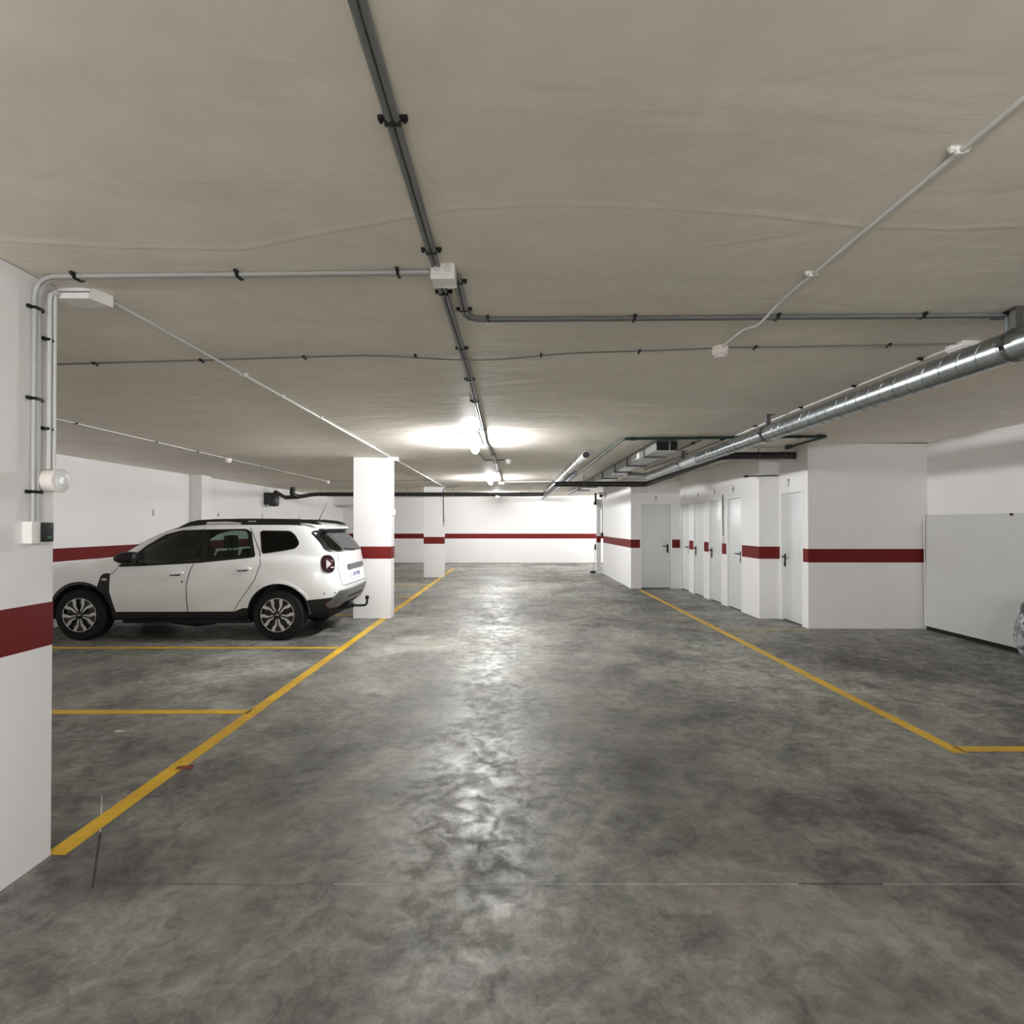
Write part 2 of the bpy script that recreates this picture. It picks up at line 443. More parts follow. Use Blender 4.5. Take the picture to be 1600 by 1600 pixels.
# columns
def column(x0, x1, y0, y1, label, z=None):
    t = thing('column', label, 'column', ((x0 + x1) / 2, (y0 + y1) / 2, 0), 'white columns with a red band')
    hx, hy = (x1 - x0) / 2, (y1 - y0) / 2
    MB().box(-hx, hx, -hy, hy, 0, ceilz((x0 + x1) / 2), .006).build('shaft', M['wall'], t)
    MB().box(-hx - E, hx + E, -hy - E, hy + E, HB0, HB1, .004).build('red_band', M['red'], t)
    return t
column(-2.84, -2.19, 2.05, 2.72, 'large white column with red band filling the left edge of the view')
column(-2.665, -2.035, 9.57, 9.85, 'white column with red band just behind the parked white car')
column(-2.64, -2.045, 17.04, 17.36, 'smaller-looking far white column standing before the back wall')

# painted bay lines, joints
def floor_strip(name, m, a, b, w, z=.0015, label=None):
    a = Vector((*a, 0)); b = Vector((*b, 0)); d = (b - a).normalized(); n = Vector((-d.y, d.x, 0)) * w / 2
    k = MB(); seg = max(1, int((b - a).length / .5))
    rows = []
    for i in range(seg + 1):
        p = a.lerp(b, i / seg); j = 1 + random.uniform(-.06, .06)
        rows.append((k.bm.verts.new(p + n * j + Vector((0, 0, z))), k.bm.verts.new(p - n * j + Vector((0, 0, z)))))
    for i in range(seg): k._f((rows[i][0], rows[i][1], rows[i + 1][1], rows[i + 1][0]))
    o = k.build(name, m, floor)
    if label: o['label'] = label
    return o
floor_strip('yellow_line', M['line'], (-2.175, 2.72), (-2.10, 20.4), .105, label='long yellow line along the left bays')
for y in (4.79, 7.28, 9.93, 12.4, 14.9, 17.4, 19.9):
    floor_strip('yellow_line', M['line'], (-6.95, y), (-2.2, y), .10, label='yellow line between two left bays')
floor_strip('yellow_line', M['line'], (3.085, 3.93), (3.085, 13.75), .10, label='long yellow line along the right bays')
floor_strip('yellow_line', M['line'], (3.12, 4.0), (6.25, 4.0), .10, label='yellow line turning right at the near corner')
floor_strip('yellow_line', M['line'], (3.35, 8.56), (4.45, 8.56), .06, label='faint yellow line at the storage corner')
for a, b, m, w in (((-1.75, 2.505), (-.9, 2.500), M['cutd'], .003), ((-1.35, 2.503), (-.95, 2.503), M['cut'], .003), ((-.78, 2.503), (1.25, 2.502), M['cut'], .0045), ((1.25, 2.503), (1.62, 2.5), M['cutd'], .004), ((1.62, 2.502), (2.55, 2.500), M['cut'], .004), ((2.7, 2.5), (6.2, 2.5), M['cut'], .003), ((-.9, 2.507), (6.2, 2.505), M['cutd'], .002),
                   ((-1.81, 2.47), (-2.10, 2.92), M['cutd'], .010), ((-2.10, 2.92), (-2.38, 3.32), M['cut'], .005), ((-2.35, 3.28), (-1.2, 5.0), M['cutd'], .004)):
    floor_strip('saw_cut', m, a, b, w, .001)

# ------------------------------------------------------------------ lamps
def batten(x, y, L, label, rot=0.0, drop=0.0, power='lamp'):
    z = ceilz(x) - drop
    t = thing('ceiling_lamp', label, 'lamp', (x, y, z), 'linear ceiling lamps', (0, 0, rot))
    if drop:
        for yy in (-L * .4, L * .4): MB().tube([(0, yy, 0), (0, yy, drop)], .004, 6).build('suspension_rod', M['strap'], t)
    MB().box(-.11, .11, -L / 2, L / 2, -.024, 0, .005).build('housing', M['white'], t)
    d = MB()
    d.lathe([(.015, -L / 2), (.046, -L / 2 + .01), (.054, -L / 2 + .03), (.054, L / 2 - .03), (.046, L / 2 - .01), (.015, L / 2)], (0, 0, -.079), 'y', 20)
    d.build('diffuser', M[power], t)
    for yy in (-L * .3, L * .3):
        for q in (-1, 1): MB().box(q * .108 - .008, q * .108 + .008, yy - .02, yy + .02, -.034, -.004, .003).build('clip', M['white'], t)
    return t
batten(-.53, 7.68, 1.2, 'glowing linear ceiling lamp nearest of the row down the aisle')
batten(-.55, 14.1, 1.2, 'glowing linear ceiling lamp in the middle of the aisle, before the black pipe')
batten(-.55, 20.9, 1.2, 'small glowing linear lamp beyond the black pipe near the back wall')
batten(0.0, -2.2, 1.35, 'unseen lamp over the aisle just behind the viewpoint, hung low to brighten the ceiling', 0.0, .60, 'lamp_near')  # low drop and extra strength added to throw light on the ceiling
batten(4.6, 20.6, 1.35, 'ceiling lamp over the ramp behind the gate post', PI / 2)
batten(-.5, -6.2, 1.35, 'added unseen fill lamp at the rear end of the aisle', 0.0, .60, 'lamp_near')  # out-of-view lamp added as fill light, hung low for the ceiling

# ------------------------------------------------------------------ conduits
def clip_data(w, name='clip', m=None, h=.028):
    b = MB(); b.box(-w / 2 - .002, w / 2 + .002, -.007, .007, -h, 0, .004)
    for s in (-1, 1):
        b.box(s * (w / 2 + .011) - .010, s * (w / 2 + .011) + .010, -.008, .008, -.012, 0, .003)
        b.lathe([(.006, -.010), (.006, -.019), (0, -.019)], (s * (w / 2 + .012), 0, 0), 'z', 8)
    return b.data(name, m or M['black'])
CLIP2 = clip_data(.044); CLIP1 = clip_data(.020, h=.022); CLIPS = clip_data(.012, h=.014)
CLIPW = clip_data(.022, m=M['white'], h=.024)

def conduit(label, paths, r, m, clips=(), cat='conduit', name='electrical_conduit', clip=None, bend=.07):
    """paths: lists of points, one pipe each; clips: (point, rotation)"""
    o = Vector(paths[0][0])
    t = thing(name, label, cat, o)
    for p in paths:
        b = MB(); b.tube(fillet([Vector(q) - o for q in p], bend), r, 10); b.build('pipe', m, t)
    for p, rot in clips: link('clip', clip or CLIP2, t, Vector(p) - o, rot)
    return t
CPX = Matrix(((0, 0, -1), (-1, 0, 0), (0, 1, 0))).to_euler()     # clip on a face looking +X, pipe upright
CNX = Matrix(((0, 0, 1), (1, 0, 0), (0, 1, 0))).to_euler()       # the same on a face looking -X
def cz(x, y, d): return (x, y, ceilz(x) - d)
R1 = .0105; D = R1 + .002
ZC = lambda x, d=D: ceilz(x) - d
# main pair along the aisle, near part up to the junction box
X1 = -.340
conduit('twin grey conduit on the ceiling from the top of the view to the junction box',
        [[cz(X1 - .0108, -7.5, D), cz(X1 - .0108, 2.53, D)], [cz(X1 + .0108, -7.5, D), cz(X1 + .0108, 2.53, D)]], R1, M['conduit'],
        [((X1, y, ceilz(X1)), (0, 0, 0)) for y in (1.615, 2.39, .6, -1)])
jb = thing('junction_box', 'white square junction box on the ceiling where the conduits meet', 'box', (-.309, 2.576, ceilz(-.31)))
MB().box(-.054, .054, -.05, .05, -.045, 0, .006).build('base', M['white'], jb)
MB().box(-.055, .055, -.051, .051, -.072, -.045, .005).build('lid', M['white'], jb)
for x in (-.028, .022):
    MB().lathe([(.016, 0), (.016, -.006), (.010, -.008), (0, -.008)], (x, -.05, -.022), 'y', 14).build('gland', M['conduit_l'], jb)
# far part
far = [(X1 - .012, 2.63), (-.338, 4.2), (-.36, 6.4), (-.385, 8.0), (-.33, 9.0), (-.315, 10.2), (-.30, 12.5), (-.295, 15.3)]
far2 = [(x + .022, y) for x, y in far]
conduit('twin grey conduit on the ceiling running deep past the aisle lamps',
        [[cz(x, y, D) for x, y in far], [cz(x, y, D) for x, y in far2]], R1, M['conduit'],
        [((x + .011, y, ceilz(x)), (0, 0, 0)) for x, y in ((X1 - .01, 2.82), (-.339, 3.72), (-.35, 4.52), (-.362, 5.32), (-.37, 6.9), (-.325, 9.4), (-.312, 10.6), (-.302, 12.2), (-.3, 13.6))])
# left pair, ceiling then down the near column
yl = 2.60; xc = -2.19 + D
conduit('twin grey conduit from the junction box leftwards and down the near column',
        [[cz(-.363, yl - .011, D), (xc + .0, yl - .011, ceilz(-2.1) - D), (xc, yl - .011, 1.58)],
         [cz(-.363, yl + .011, D), (xc + .0, yl + .011, ceilz(-2.1) - D), (xc, yl + .011, 1.58)]], R1, M['conduit_m'],
        [((x, yl, ceilz(x)), (0, 0, PI / 2)) for x in (-.52, -1.25, -1.99)] + [((-2.19, yl, z), CPX) for z in (2.56, 2.145, 1.72)], bend=.10)
sw = thing('key_switch', 'white wall box with black key switch on the near column', 'switch', (-2.19, yl, 1.535))
MB().box(0, .045, -.055, .055, -.05, .05, .004).build('box', M['white'], sw)
MB().box(.045, .055, -.010, .055, -.043, .046, .004).build('switch_plate', M['black'], sw)
MB().box(.055, .056, .018, .042, -.028, -.016).build('display', M['leds'], sw)
# right pair
conduit('twin grey conduit bending right from the junction box across the ceiling',
        [[cz(-.268 + k * .022, 2.63, D), cz(-.268 + k * .022, 3.212 - k * .022, D), cz(2.84, 3.247 - k * .022, D)] for k in (0, 1)], R1, M['conduit'],
        [((-.257, y, ceilz(-.257)), (0, 0, 0)) for y in (2.70, 3.05)] + [((x, 3.203 + .011 * x, ceilz(x)), (0, 0, PI / 2)) for x in (-.135, .69, 1.50, 2.33)], bend=.12)
# thin cable across
cab = [(-6.9, 4.02), (-5.2, 4.01), (-3.4, 4.0), (-2.5, 3.95), (-1.6, 3.90), (-.9, 3.86), (-.45, 3.93), (-.1, 3.95), (.35, 3.87), (.9, 3.84), (1.34, 3.80)]
conduit('thin grey cable clipped across the ceiling left of the smoke detector', [[cz(x, y, .024 if abs(x + .3) < .3 else .006) for x, y in cab]], .005, M['conduit'],
        [((x, y, ceilz(x)), (0, 0, PI / 2)) for x, y in ((-2.92, 3.98), (-2.15, 3.935), (-1.42, 3.89), (-.66, 3.89), (.2, 3.90), (.86, 3.842))], name='cable', cat='cable', clip=CLIPS, bend=.2)
cab = [(1.44, 3.79), (1.9, 3.79), (2.6, 3.77), (3.0, 3.76)]
conduit('thin grey cable clipped across the ceiling right of the smoke detector', [[cz(x, y, .006) for x, y in cab]], .005, M['conduit'],
        [((x, y, ceilz(x)), (0, 0, PI / 2)) for x, y in ((1.62, 3.79), (2.5, 3.773))], name='cable', cat='cable', clip=CLIPS, bend=.2)
# smoke detector
def smoke(x, y, label, s=1.0):
    t = thing('smoke_detector', label, 'detector', (x, y, ceilz(x)), 'ceiling smoke detectors')
    MB().lathe([(.052 * s, 0), (.052 * s, -.022 * s), (.049 * s, -.026 * s)], n=24).build('base', M['siren'], t)
    MB().lathe([(.049 * s, -.026 * s), (.050 * s, -.046 * s), (.043 * s, -.054 * s), (.020 * s, -.056 * s)], n=24).build('head', M['siren'], t)
    v = MB()
    for k in range(8):
        a = k * PI / 4; v.box(-.008 * s, .008 * s, -.036 * s, -.028 * s, -.066 * s, -.052 * s)
        bmesh.ops.rotate(v.bm, verts=v.bm.verts[-8:], cent=(0, 0, 0), matrix=Matrix.Rotation(a, 3, 'Z'))
    v.lathe([(.026 * s, -.052 * s), (.024 * s, -.070 * s), (0, -.072 * s)], n=16)
    v.build('sensor_grille', M['siren'], t)
    return t
smoke(1.39, 3.79, 'large white smoke detector at the crossing of the ceiling cables on the right')
smoke(-.065, 10.2, 'small white smoke detector beside the aisle lamps', 1.1)
smoke(-4.76, 9.55, 'small white smoke detector on the ceiling cable over the white car', 1.0)
smoke(-4.70, 14.5, 'far small white smoke detector where the left ceiling cable turns', 1.0)
conduit('light grey conduit running from the upper right edge to the large smoke detector',
        [[cz(1.405, -7.5, D), cz(1.41, 2.95, D), cz(1.415, 3.14, .030), cz(1.43, 3.3, .030), cz(1.395, 3.40, D), cz(1.385, 3.73, D)]], .0095, M['conduit_l'],
        [((1.405, 1.78, ceilz(1.42)), (0, 0, 0)), ((1.405, 2.66, ceilz(1.42)), (0, 0, 0)), ((1.405, .8, ceilz(1.42)), (0, 0, 0))], clip=CLIPW, bend=.05)
# over the car
conduit('thin white cable along the left ceiling over the car', [[cz(-4.76, -7.5, .006), cz(-4.76, 9.5, .006), cz(-4.74, 12.0, .006), cz(-4.70, 14.45, .006)]], .006, M['conduit_l'],
        [((-4.76, y, ceilz(-4.76)), (0, 0, 0)) for y in (6.2, 7.6, 8.6, 10.8, 12.6)], name='cable', cat='cable', clip=CLIPS)
conduit('thin cable crossing the left ceiling behind the car to the column', [[cz(-4.64, 14.5, .006), cz(-1.0, 14.55, .006)]], .006, M['conduit'], [], name='cable', cat='cable')
# conduit from the flat box at the near column along X=-2.02
fb = thing('trunking_box', 'white rectangular junction box on the ceiling above the near column corner', 'box', (-2.08, 2.78, ceilz(-2.08)))
b = MB(); b.hexa([(-.105, -.055, -.058), (.050, -.055, -.058), (.085, .06, -.058), (-.105, .06, -.058), (-.105, -.055, 0), (.050, -.055, 0), (.085, .06, 0), (-.105, .06, 0)])
b.build('base', M['white'], fb)
MB().box(-.108, .052, -.058, -.052, -.030, -.024).build('lid_seam', M['conduit'], fb)
conduit('light conduit from the near corner box along the ceiling to the column behind the car',
        [[cz(-2.03, 2.85, D), cz(-2.03, 9.5, D)]], .010, M['conduit_l'],
        [((-2.03, y, ceilz(-2.03)), (0, 0, 0)) for y in (4.3, 5.0, 6.0, 7.1, 8.3)], clip=CLIPW)
conduit('light conduit along the ceiling between the column behind the car and the far column',
        [[cz(-2.03, 9.72, D), cz(-2.03, 17.0, D)]], .010, M['conduit_l'], [((-2.03, y, ceilz(-2.03)), (0, 0, 0)) for y in (11, 12.6, 14.2)], clip=CLIPW)
cbx = thing('junction_box', 'small white junction box at the top of the column behind the car', 'box', (-1.98, 9.66, ceilz(-2)))
MB().box(-.05, .05, -.05, .05, -.05, 0, .005).build('base', M['white'], cbx)
MB().box(-.051, .051, -.051, .051, -.062, -.05, .004).build('lid', M['white'], cbx)
# siren with its twin white drop
zz = 1.83
conduit('twin white conduit dropping from the ceiling box to the siren on the near column',
        [[(-2.176, 2.672, 2.60), (-2.176, 2.672, zz)], [(-2.176, 2.702, ceilz(-2.17) - .03), (-2.176, 2.702, zz)]], .0095, M['conduit_l'],
        [((-2.19, 2.672, z), CPX) for z in (2.44, 2.02)], clip=CLIP1)
conduit('white bent conduit joining the ceiling box to the siren drop', [[(-2.17, 2.735, ceilz(-2.1) - .035), (-2.176, 2.672, ceilz(-2.1) - .05), (-2.176, 2.672, 2.60)]], .0095, M['conduit_l'], [], bend=.06)
si = thing('siren', 'white drum-shaped alarm siren on the edge of the near column', 'siren', (-2.19, 2.66, 1.775))
MB().lathe([(.050, 0), (.052, .02), (.052, .062), (.050, .070)], axis='x', n=28).build('body', M['siren'], si)
MB().lathe([(.050, .070), (.056, .072), (.056, .082), (.048, .086)], axis='x', n=28).build('rim', M['siren'], si)
MB().lathe([(.046, .084), (.030, .090), (.018, .091), (.017, .106), (0, .108)], axis='x', n=20).build('lens', M['dome'], si)
# column conduits
conduit('white conduit down the side of the column behind the car', [[(-2.022, 9.68, ceilz(-2)), (-2.022, 9.68, 1.83)]], .010, M['conduit_l'], [])
ws = thing('wall_switch', 'small white switch on the side of the column behind the car', 'switch', (-2.033, 9.68, 1.78))
MB().box(0, .045, -.05, .05, -.05, .05, .006).build('box', M['white'], ws)
MB().box(.045, .053, -.03, .03, -.035, .035, .004).build('rocker', M['white'], ws)
conduit('grey conduit arching down the side of the far column', [[cz(-1.55, 16.98, D), (-2.03, 16.98, ceilz(-2) - D), (-2.03, 17.0, 1.62)]], .014, M['conduit'],
        [((-2.045, 17.06, z), CPX) for z in (1.75,)], bend=.15, clip=CLIP1)
fs = thing('wall_switch', 'tiny switch at the end of the conduit on the far column', 'switch', (-2.045, 17.1, 1.58))
MB().box(0, .04, -.1, -.02, -.05, .04, .006).build('box', M['conduit_l'], fs)
MB().box(.04, .047, -.08, -.04, -.03, .02, .003).build('rocker', M['white'], fs)
# branch by the aisle detector
conduit('thin grey conduit branching to the small smoke detector beside the aisle lamps', [[cz(-.53, 9.0, D), cz(-.50, 10.15, D), cz(-.12, 10.2, D)]], .012, M['conduit'], [((x, 10.18, ceilz(x)), (0, 0, PI / 2)) for x in (-.4, -.2)], clip=CLIP1)
jb2 = thing('junction_box', 'small white junction box on the ceiling above the middle of the black pipe', 'box', (-.29, 15.4, ceilz(-.3)))
MB().box(-.07, .07, -.05, .05, -.06, 0, .006).build('base', M['white'], jb2)
MB().box(-.071, .071, -.051, .051, -.075, -.06, .004).build('lid', M['white'], jb2)
conduit('thin white conduit crossing the ceiling right of the far junction box', [[cz(-.22, 15.4, D), cz(1.05, 15.4, D)]], .010, M['conduit_l'], [])
# conduit beside the spiral duct
conduit('white conduit on the ceiling alongside the spiral duct', [[cz(2.97, 3.86, D), cz(2.97, 6.4, D), cz(3.0, 7.4, D), cz(2.92, 12.5, D)]], .010, M['conduit_l'],
        [((2.955, y, ceilz(2.97)), (0, 0, 0)) for y in (4.1, 4.9, 5.8, 6.9, 8.0, 9.6, 11)], clip=CLIP1)
sad = thing('junction_box', 'flat white junction box on the ceiling above the near end of the spiral duct', 'box', (3.0, 3.76, ceilz(3.0)))
MB().box(-.06, .06, -.05, .10, -.035, 0, .008).build('base', M['white'], sad)
MB().box(-.05, .05, -.04, .09, -.045, -.035, .004).build('lid', M['white'], sad)

# ------------------------------------------------------------------ ducts and pipes
DX, DZ, DR = 2.79, 2.565, .085
t = thing('spiral_duct', 'round galvanised spiral duct hung along the right side of the ceiling', 'duct', (DX, 0, DZ))
MB().tube([(0, -7.5, 0), (0, 3.02, 0)], DR, 40).build('duct_section', M['galv'], t)
MB().tube([(0, 3.10, 0), (0, 8.55, 0)], DR, 40).build('duct_section', M['galv'], t)
MB().tube([(0, 8.5, 0), (0, 11.3, 0)], DR * .97, 40).build('duct_section', M['galv_flat'], t)
el = MB(); el.tube(fillet([(0, 11.3, 0), (0, 11.75, 0), (-.35, 11.93, .03)], .3, 8), DR * .93, 32); el.build('elbow', M['galv_flat'], t)
for a, b in ((-7.4, 3.02), (3.10, 8.5)):
    hx = MB(); n = int((b - a) / .145 * 14)
    hx.tube([(math.cos(2 * PI * k / 14) * (DR + .001), a + (b - a) * k / n, math.sin(2 * PI * k / 14) * (DR + .001)) for k in range(n)], .0035, 5)
    hx.build('spiral_seam', M['galv'], t)
for y, m in ((3.06, M['galv']), (6.32, M['galv']), (8.53, M['galv_flat']), (11.3, M['galv_flat'])):
    MB().tube([(0, y - .07, 0), (0, y + .07, 0)], DR + .004, 40).build('coupling', m, t)
for y in (3.14, 6.2, 9.27):
    g = MB()
    for k in range(28):
        a0, a1 = 2 * PI * k / 28, 2 * PI * (k + 1) / 28
        for r0, r1 in ((DR + .005, DR + .009),):
            g.hexa([(math.cos(a0) * r0, y - .012, math.sin(a0) * r0), (math.cos(a1) * r0, y - .012, math.sin(a1) * r0), (math.cos(a1) * r0, y + .012, math.sin(a1) * r0), (math.cos(a0) * r0, y + .012, math.sin(a0) * r0),
                    (math.cos(a0) * r1, y - .012, math.sin(a0) * r1), (math.cos(a1) * r1, y - .012, math.sin(a1) * r1), (math.cos(a1) * r1, y + .012, math.sin(a1) * r1), (math.cos(a0) * r1, y + .012, math.sin(a0) * r1)])
    for s in (-1, 1): g.box(s * (DR + .022) - .02, s * (DR + .022) + .02, y - .012, y + .012, -.010, .010)
    g.build('clamp', M['strap'], t)
    h = ceilz(DX) - DZ
    MB().box(-.022, .022, y - .02, y + .02, DR, h - .004).box(-.022, .07, y - .02, y + .02, h - .006, h).build('hanger', M['strap'], t)
br = MB(); br.tube([(.07, 3.22, .02), (.07, 3.22, ceilz(DX) - DZ)], .055, 28); br.build('branch', M['galv'], t)
MB().box(-.01, .16, 3.14, 3.31, ceilz(DX) - DZ - .012, ceilz(DX) - DZ, .003).build('flange', M['black'], t)

# rectangular duct
rd0, rd1, rz0, rz1 = 2.03, 2.337, 2.613, 2.748
t = thing('rectangular_duct', 'flat galvanised rectangular duct under the ceiling with an open dark end', 'duct', (2.18, 8.0, 0))
b = MB(); x0, x1 = rd0 - 2.18, rd1 - 2.18; L = 12.5; w = .004
b.box(x0, x0 + w, 0, L, rz0, rz1).box(x1 - w, x1, 0, L, rz0, rz1).box(x0, x1, 0, L, rz0, rz0 + w).box(x0, x1, 0, L, rz1 - w, rz1)
b.build('casing', M['galv_flat'], t)
MB().box(x0 + w, x1 - w, .05, .06, rz0 + w, rz1 - w).build('end_shade_sheet', M['trim'], t)  # black sheet imitating the shade inside the open duct end
MB().box(x0 + .19, x0 + .195, .0, .05, rz0 + w, rz1 - w).build('vane', M['galv_flat'], t)
for y in (.7, 2.0, 3.2, 4.7, 6.2, 7.7, 9.2):
    f = MB(); f.box(x0 - .018, x1 + .018, y - .02, y + .02, rz0 - .022, rz0).box(x0 - .018, x0, y - .015, y + .015, rz0, rz1).box(x1, x1 + .018, y - .015, y + .015, rz0, rz1)
    f.build('flange', M['strap'], t)
ac = MB().box(x0 - .012, x0, 1.08, 1.60, rz0 + .01, rz1 - .012, .004).build('access_cover', M['white'], t)
MB().box(x0 - .016, x0 - .011, 1.20, 1.48, rz0 + .032, rz1 - .035).build('cover_plate', M['galv_flat'], ac)
gr = MB().box(x0 - .012, x0, 4.9, 6.1, rz0 + .008, rz1 - .008, .004).build('grille', M['white'], t)
sl = MB()
for k in range(10): sl.box(x0 - .020, x0 - .011, 4.96 + k * .12, 5.0 + k * .12, rz0 + .02, rz1 - .02)
sl.build('slats', M['conduit_l'], gr)
# drop outlets under the far part
# twin round pipes
t = thing('drain_pipe', 'grey round pipe with capped end hung under the ceiling left of the ducts', 'pipe', (1.142, 8.8, 2.65))
MB().tube([(0, 0, 0), (0, 14.6, -.02)], .057, 28).build('pipe', M['pvc'], t)
MB().lathe([(.050, -.014), (.050, .03)], axis='y', n=24).build('end_cap', M['trim'], t)
MB().lathe([(.060, .0), (.060, .10), (.057, .10), (.057, 0), (.060, .0)], axis='y', n=28).build('collar', M['pvc'], t)
for y in (.9, 2.6, 4.4, 6.3, 8.4, 11):
    MB().tube([(-.07, y, 0), (-.07, y, ceilz(1.1) - 2.65)], .004, 6).build('rod', M['strap'], t)
    MB().lathe([(.060, y - .01), (.063, y - .01), (.063, y + .01), (.060, y + .01), (.060, y - .01)], axis='y', n=24).build('ring', M['strap'], t)
t = thing('drain_pipe', 'thinner lilac-grey pipe running right beside the capped round pipe', 'pipe', (1.275, 11.5, 2.62))
MB().tube([(0, 0, 0), (0, 11.9, -.02)], .05, 24).build('pipe', M['pvc_l'], t)
for y in (.6, 3.2, 6.0): MB().tube([(0, y - .05, 0), (0, y + .05, 0)], .056, 24).build('collar', M['pvc_l'], t)
for y in (1.5, 4.5, 7.5): MB().tube([(0, y, 0), (0, y, ceilz(1.27) - 2.62)], .004, 6).build('rod', M['strap'], t)
# black waste pipe (one run)
WR = .058
t = thing('waste_pipe', 'long black waste pipe hung across the garage and bending over the storage doors', 'pipe', (0, 0, 0))
run = [(-6.62, 16.55, 2.36), (-6.2, 16.75, 2.40), (-5.9, 16.9, 2.475), (.96, 16.9, 2.475), (.98, 12.7, 2.48), (3.0, 12.7, 2.475), (3.34, 9.0, 2.66), (4.475, 9.0, 2.665)]
MB().tube(fillet(run, .16, 5), WR, 22).build('pipe', M['waste'], t)
for p in ((-5.4, 16.9, 2.475), (.3, 16.9, 2.475), (2.7, 12.7, 2.476)):
    MB().tube([(p[0] - .05, p[1], p[2]), (p[0] + .05, p[1], p[2])], WR + .005, 22).build('coupling', M['waste'], t)
MB().tube([(3.13, 11.3, 2.543), (3.145, 11.15, 2.552)], WR + .006, 22).build('coupling', M['waste'], t)
for x, y, z in ((-5.7, 16.9, 2.475), (-3.1, 16.9, 2.475), (-1.75, 16.9, 2.475), (-.65, 16.9, 2.475), (.52, 16.9, 2.475), (1.6, 12.7, 2.477), (3.9, 9.0, 2.662)):
    MB().tube([(x, y, z), (x, y, ceilz(x))], .006, 6).build('rod', M['strap'], t)
    MB().lathe([(WR + .001, x - .012), (WR + .005, x - .012), (WR + .005, x + .012), (WR + .001, x + .012), (WR + .001, x - .012)], (0, y, z), 'x', 22).build('ring', M['strap'], t)
MB().tube(fillet([(-6.3, 16.72, 2.385), (-6.42, 16.6, 2.45), (-6.38, 16.6, ceilz(-6.4))], .1), .075, 20).build('riser', M['waste'], t)
# pump unit on left wall
t = thing('pump_unit', 'black pump unit on the left wall where the waste pipe starts', 'pump', (-6.78, 16.2, 2.30))
MB().lathe([(.05, -.21), (.13, -.20), (.15, -.12), (.15, .08), (.12, .14), (.05, .15)], n=22).build('body', M['waste'], t)
MB().box(-.215, -.02, -.16, .16, -.16, .18, .03).build('bracket', M['waste'], t)
MB().tube(fillet([(.02, .02, .12), (.02, .05, .22), (.17, .30, .08)], .08), .05, 16).build('hose', M['waste'], t)
# green pipes
gz = 2.735
t = thing('sprinkler_pipe', 'dark green pipe loop under the ceiling around the rectangular duct', 'pipe', (1.5, 7.64, 2.725))
MB().tube(fillet([(0, 12, 0), (0, 0, 0), (2.72, -.02, .03), (2.72, 1.05, .03)], .05), .020, 14).build('pipe', M['green'], t)
for p, a in (((.12, 0, 0), 'x'), ((1.5, 0, .016), 'x'), ((2.35, 0, .026), 'x'), ((2.62, -.02, .03), 'x')):
    MB().lathe([(.026, -.03), (.026, .03)], p, a, 14).build('coupling', M['green'], t)
MB().lathe([(.026, .95), (.034, 1.0), (.034, 1.10)], (2.72, 0, .03), 'y', 14).build('end_fitting', M['green'], t)
t = thing('sprinkler_pipe', 'thin dark pipe under the ceiling right of the open duct end', 'pipe', (2.62, 7.9, 2.74))
MB().tube([(0, 0, 0), (-.05, 6, -.01)], .010, 10).build('pipe', M['strap'], t)
for y in (.3, 1.9, 3.6): MB().box(-.03, .02, y - .015, y + .015, -.012, .022).build('clip', M['black'], t)
# short dark pipe above nook door
t = thing('cable_conduit', 'short dark conduit on the wall top left of the nook door', 'conduit', (3.88, 9.52, 2.38))
MB().tube([(0, 0, 0), (.56, 0, .015)], .012, 10).build('pipe', M['strap'], t)
MB().box(-.0, .06, -.02, .02, -.02, .02, .004).build('end_fitting', M['black'], t)
# wall conduit and socket between storage doors
conduit('dark conduit dropping between two storage doors to a wall socket', [[(4.128, 11.16, 2.16), (4.128, 11.14, 1.36)]], .012, M['conduit'], [((4.14, 11.15, 1.9), CNX)], clip=CLIP1)
sk = thing('wall_socket', 'cream wall socket on the pier between two storage doors', 'socket', (4.14, 11.15, 1.29))
MB().box(-.045, 0, -.05, .05, -.07, .07, .006).build('box', M['siren'], sk)
MB().box(-.052, -.045, -.035, .035, -.05, .05, .004).build('cover', M['white'], sk)

# gate post at the far right
t = thing('gate_post', 'white steel gate post with brackets at the end of the right wall', 'post', (2.80, 18.42, 0))
MB().box(-.065, .065, -.06, .06, .02, 2.30, .006).build('post', M['conduit_l'], t)
MB().box(-.11, .11, -.10, .10, 0, .03, .004).box(-.02, .10, -.075, -.06, .03, .22).build('base_plate', M['conduit_l'], t)
MB().box(-.067, .067, -.062, .062, HB0 + .0, HB1, .003).build('red_band', M['red'], t)
MB().box(-.08, .08, -.12, -.06, 2.05, 2.40, .01).lathe([(.05, -.17), (.05, -.12), (.03, -.10)], (0, 0, 2.24), 'y', 18).lathe([(.025, -.14), (.025, -.11)], (.03, 0, 2.12), 'y', 12).build('hinge_bracket', M['white'], t)
MB().box(-.13, -.07, -.08, .0, 2.28, 2.60, .01).tube([(-.16, -.05, 2.26), (-.07, -.05, 2.26)], .05, 12).build('drive_arm', M['black'], t)
MB().tube([(.10, -.13, 2.6), (.10, -.13, 1.5), (.10, -.13, 1.22)], .018, 8).build('track_rod', M['conduit'], t)
MB().box(.06, .125, -.16, -.10, 1.18, 1.32, .01).build('counterweight', M['black'], t)
cd = MB().tube([(-.16, .10, .06), (-.10, .10, .55), (-.08, .10, 1.05)], .007, 6).build('pull_cord', M['strap'], t)
MB().box(-.26, -.06, .05, .15, 0, .07, .02).build('cord_weight', M['black'], cd)
MB().lathe([(.025, .75), (.03, .78), (.03, .90), (.01, .95)], (-.095, .10, 0), n=10).build('grip', M['black'], cd)
t = thing('gate_motor', 'small dark gate motor and rail at the top of the gate post', 'motor', (3.0, 17.9, 2.50))
MB().box(-.30, .35, -.05, .03, .03, .09, .01).build('rail', M['galv_flat'], t)
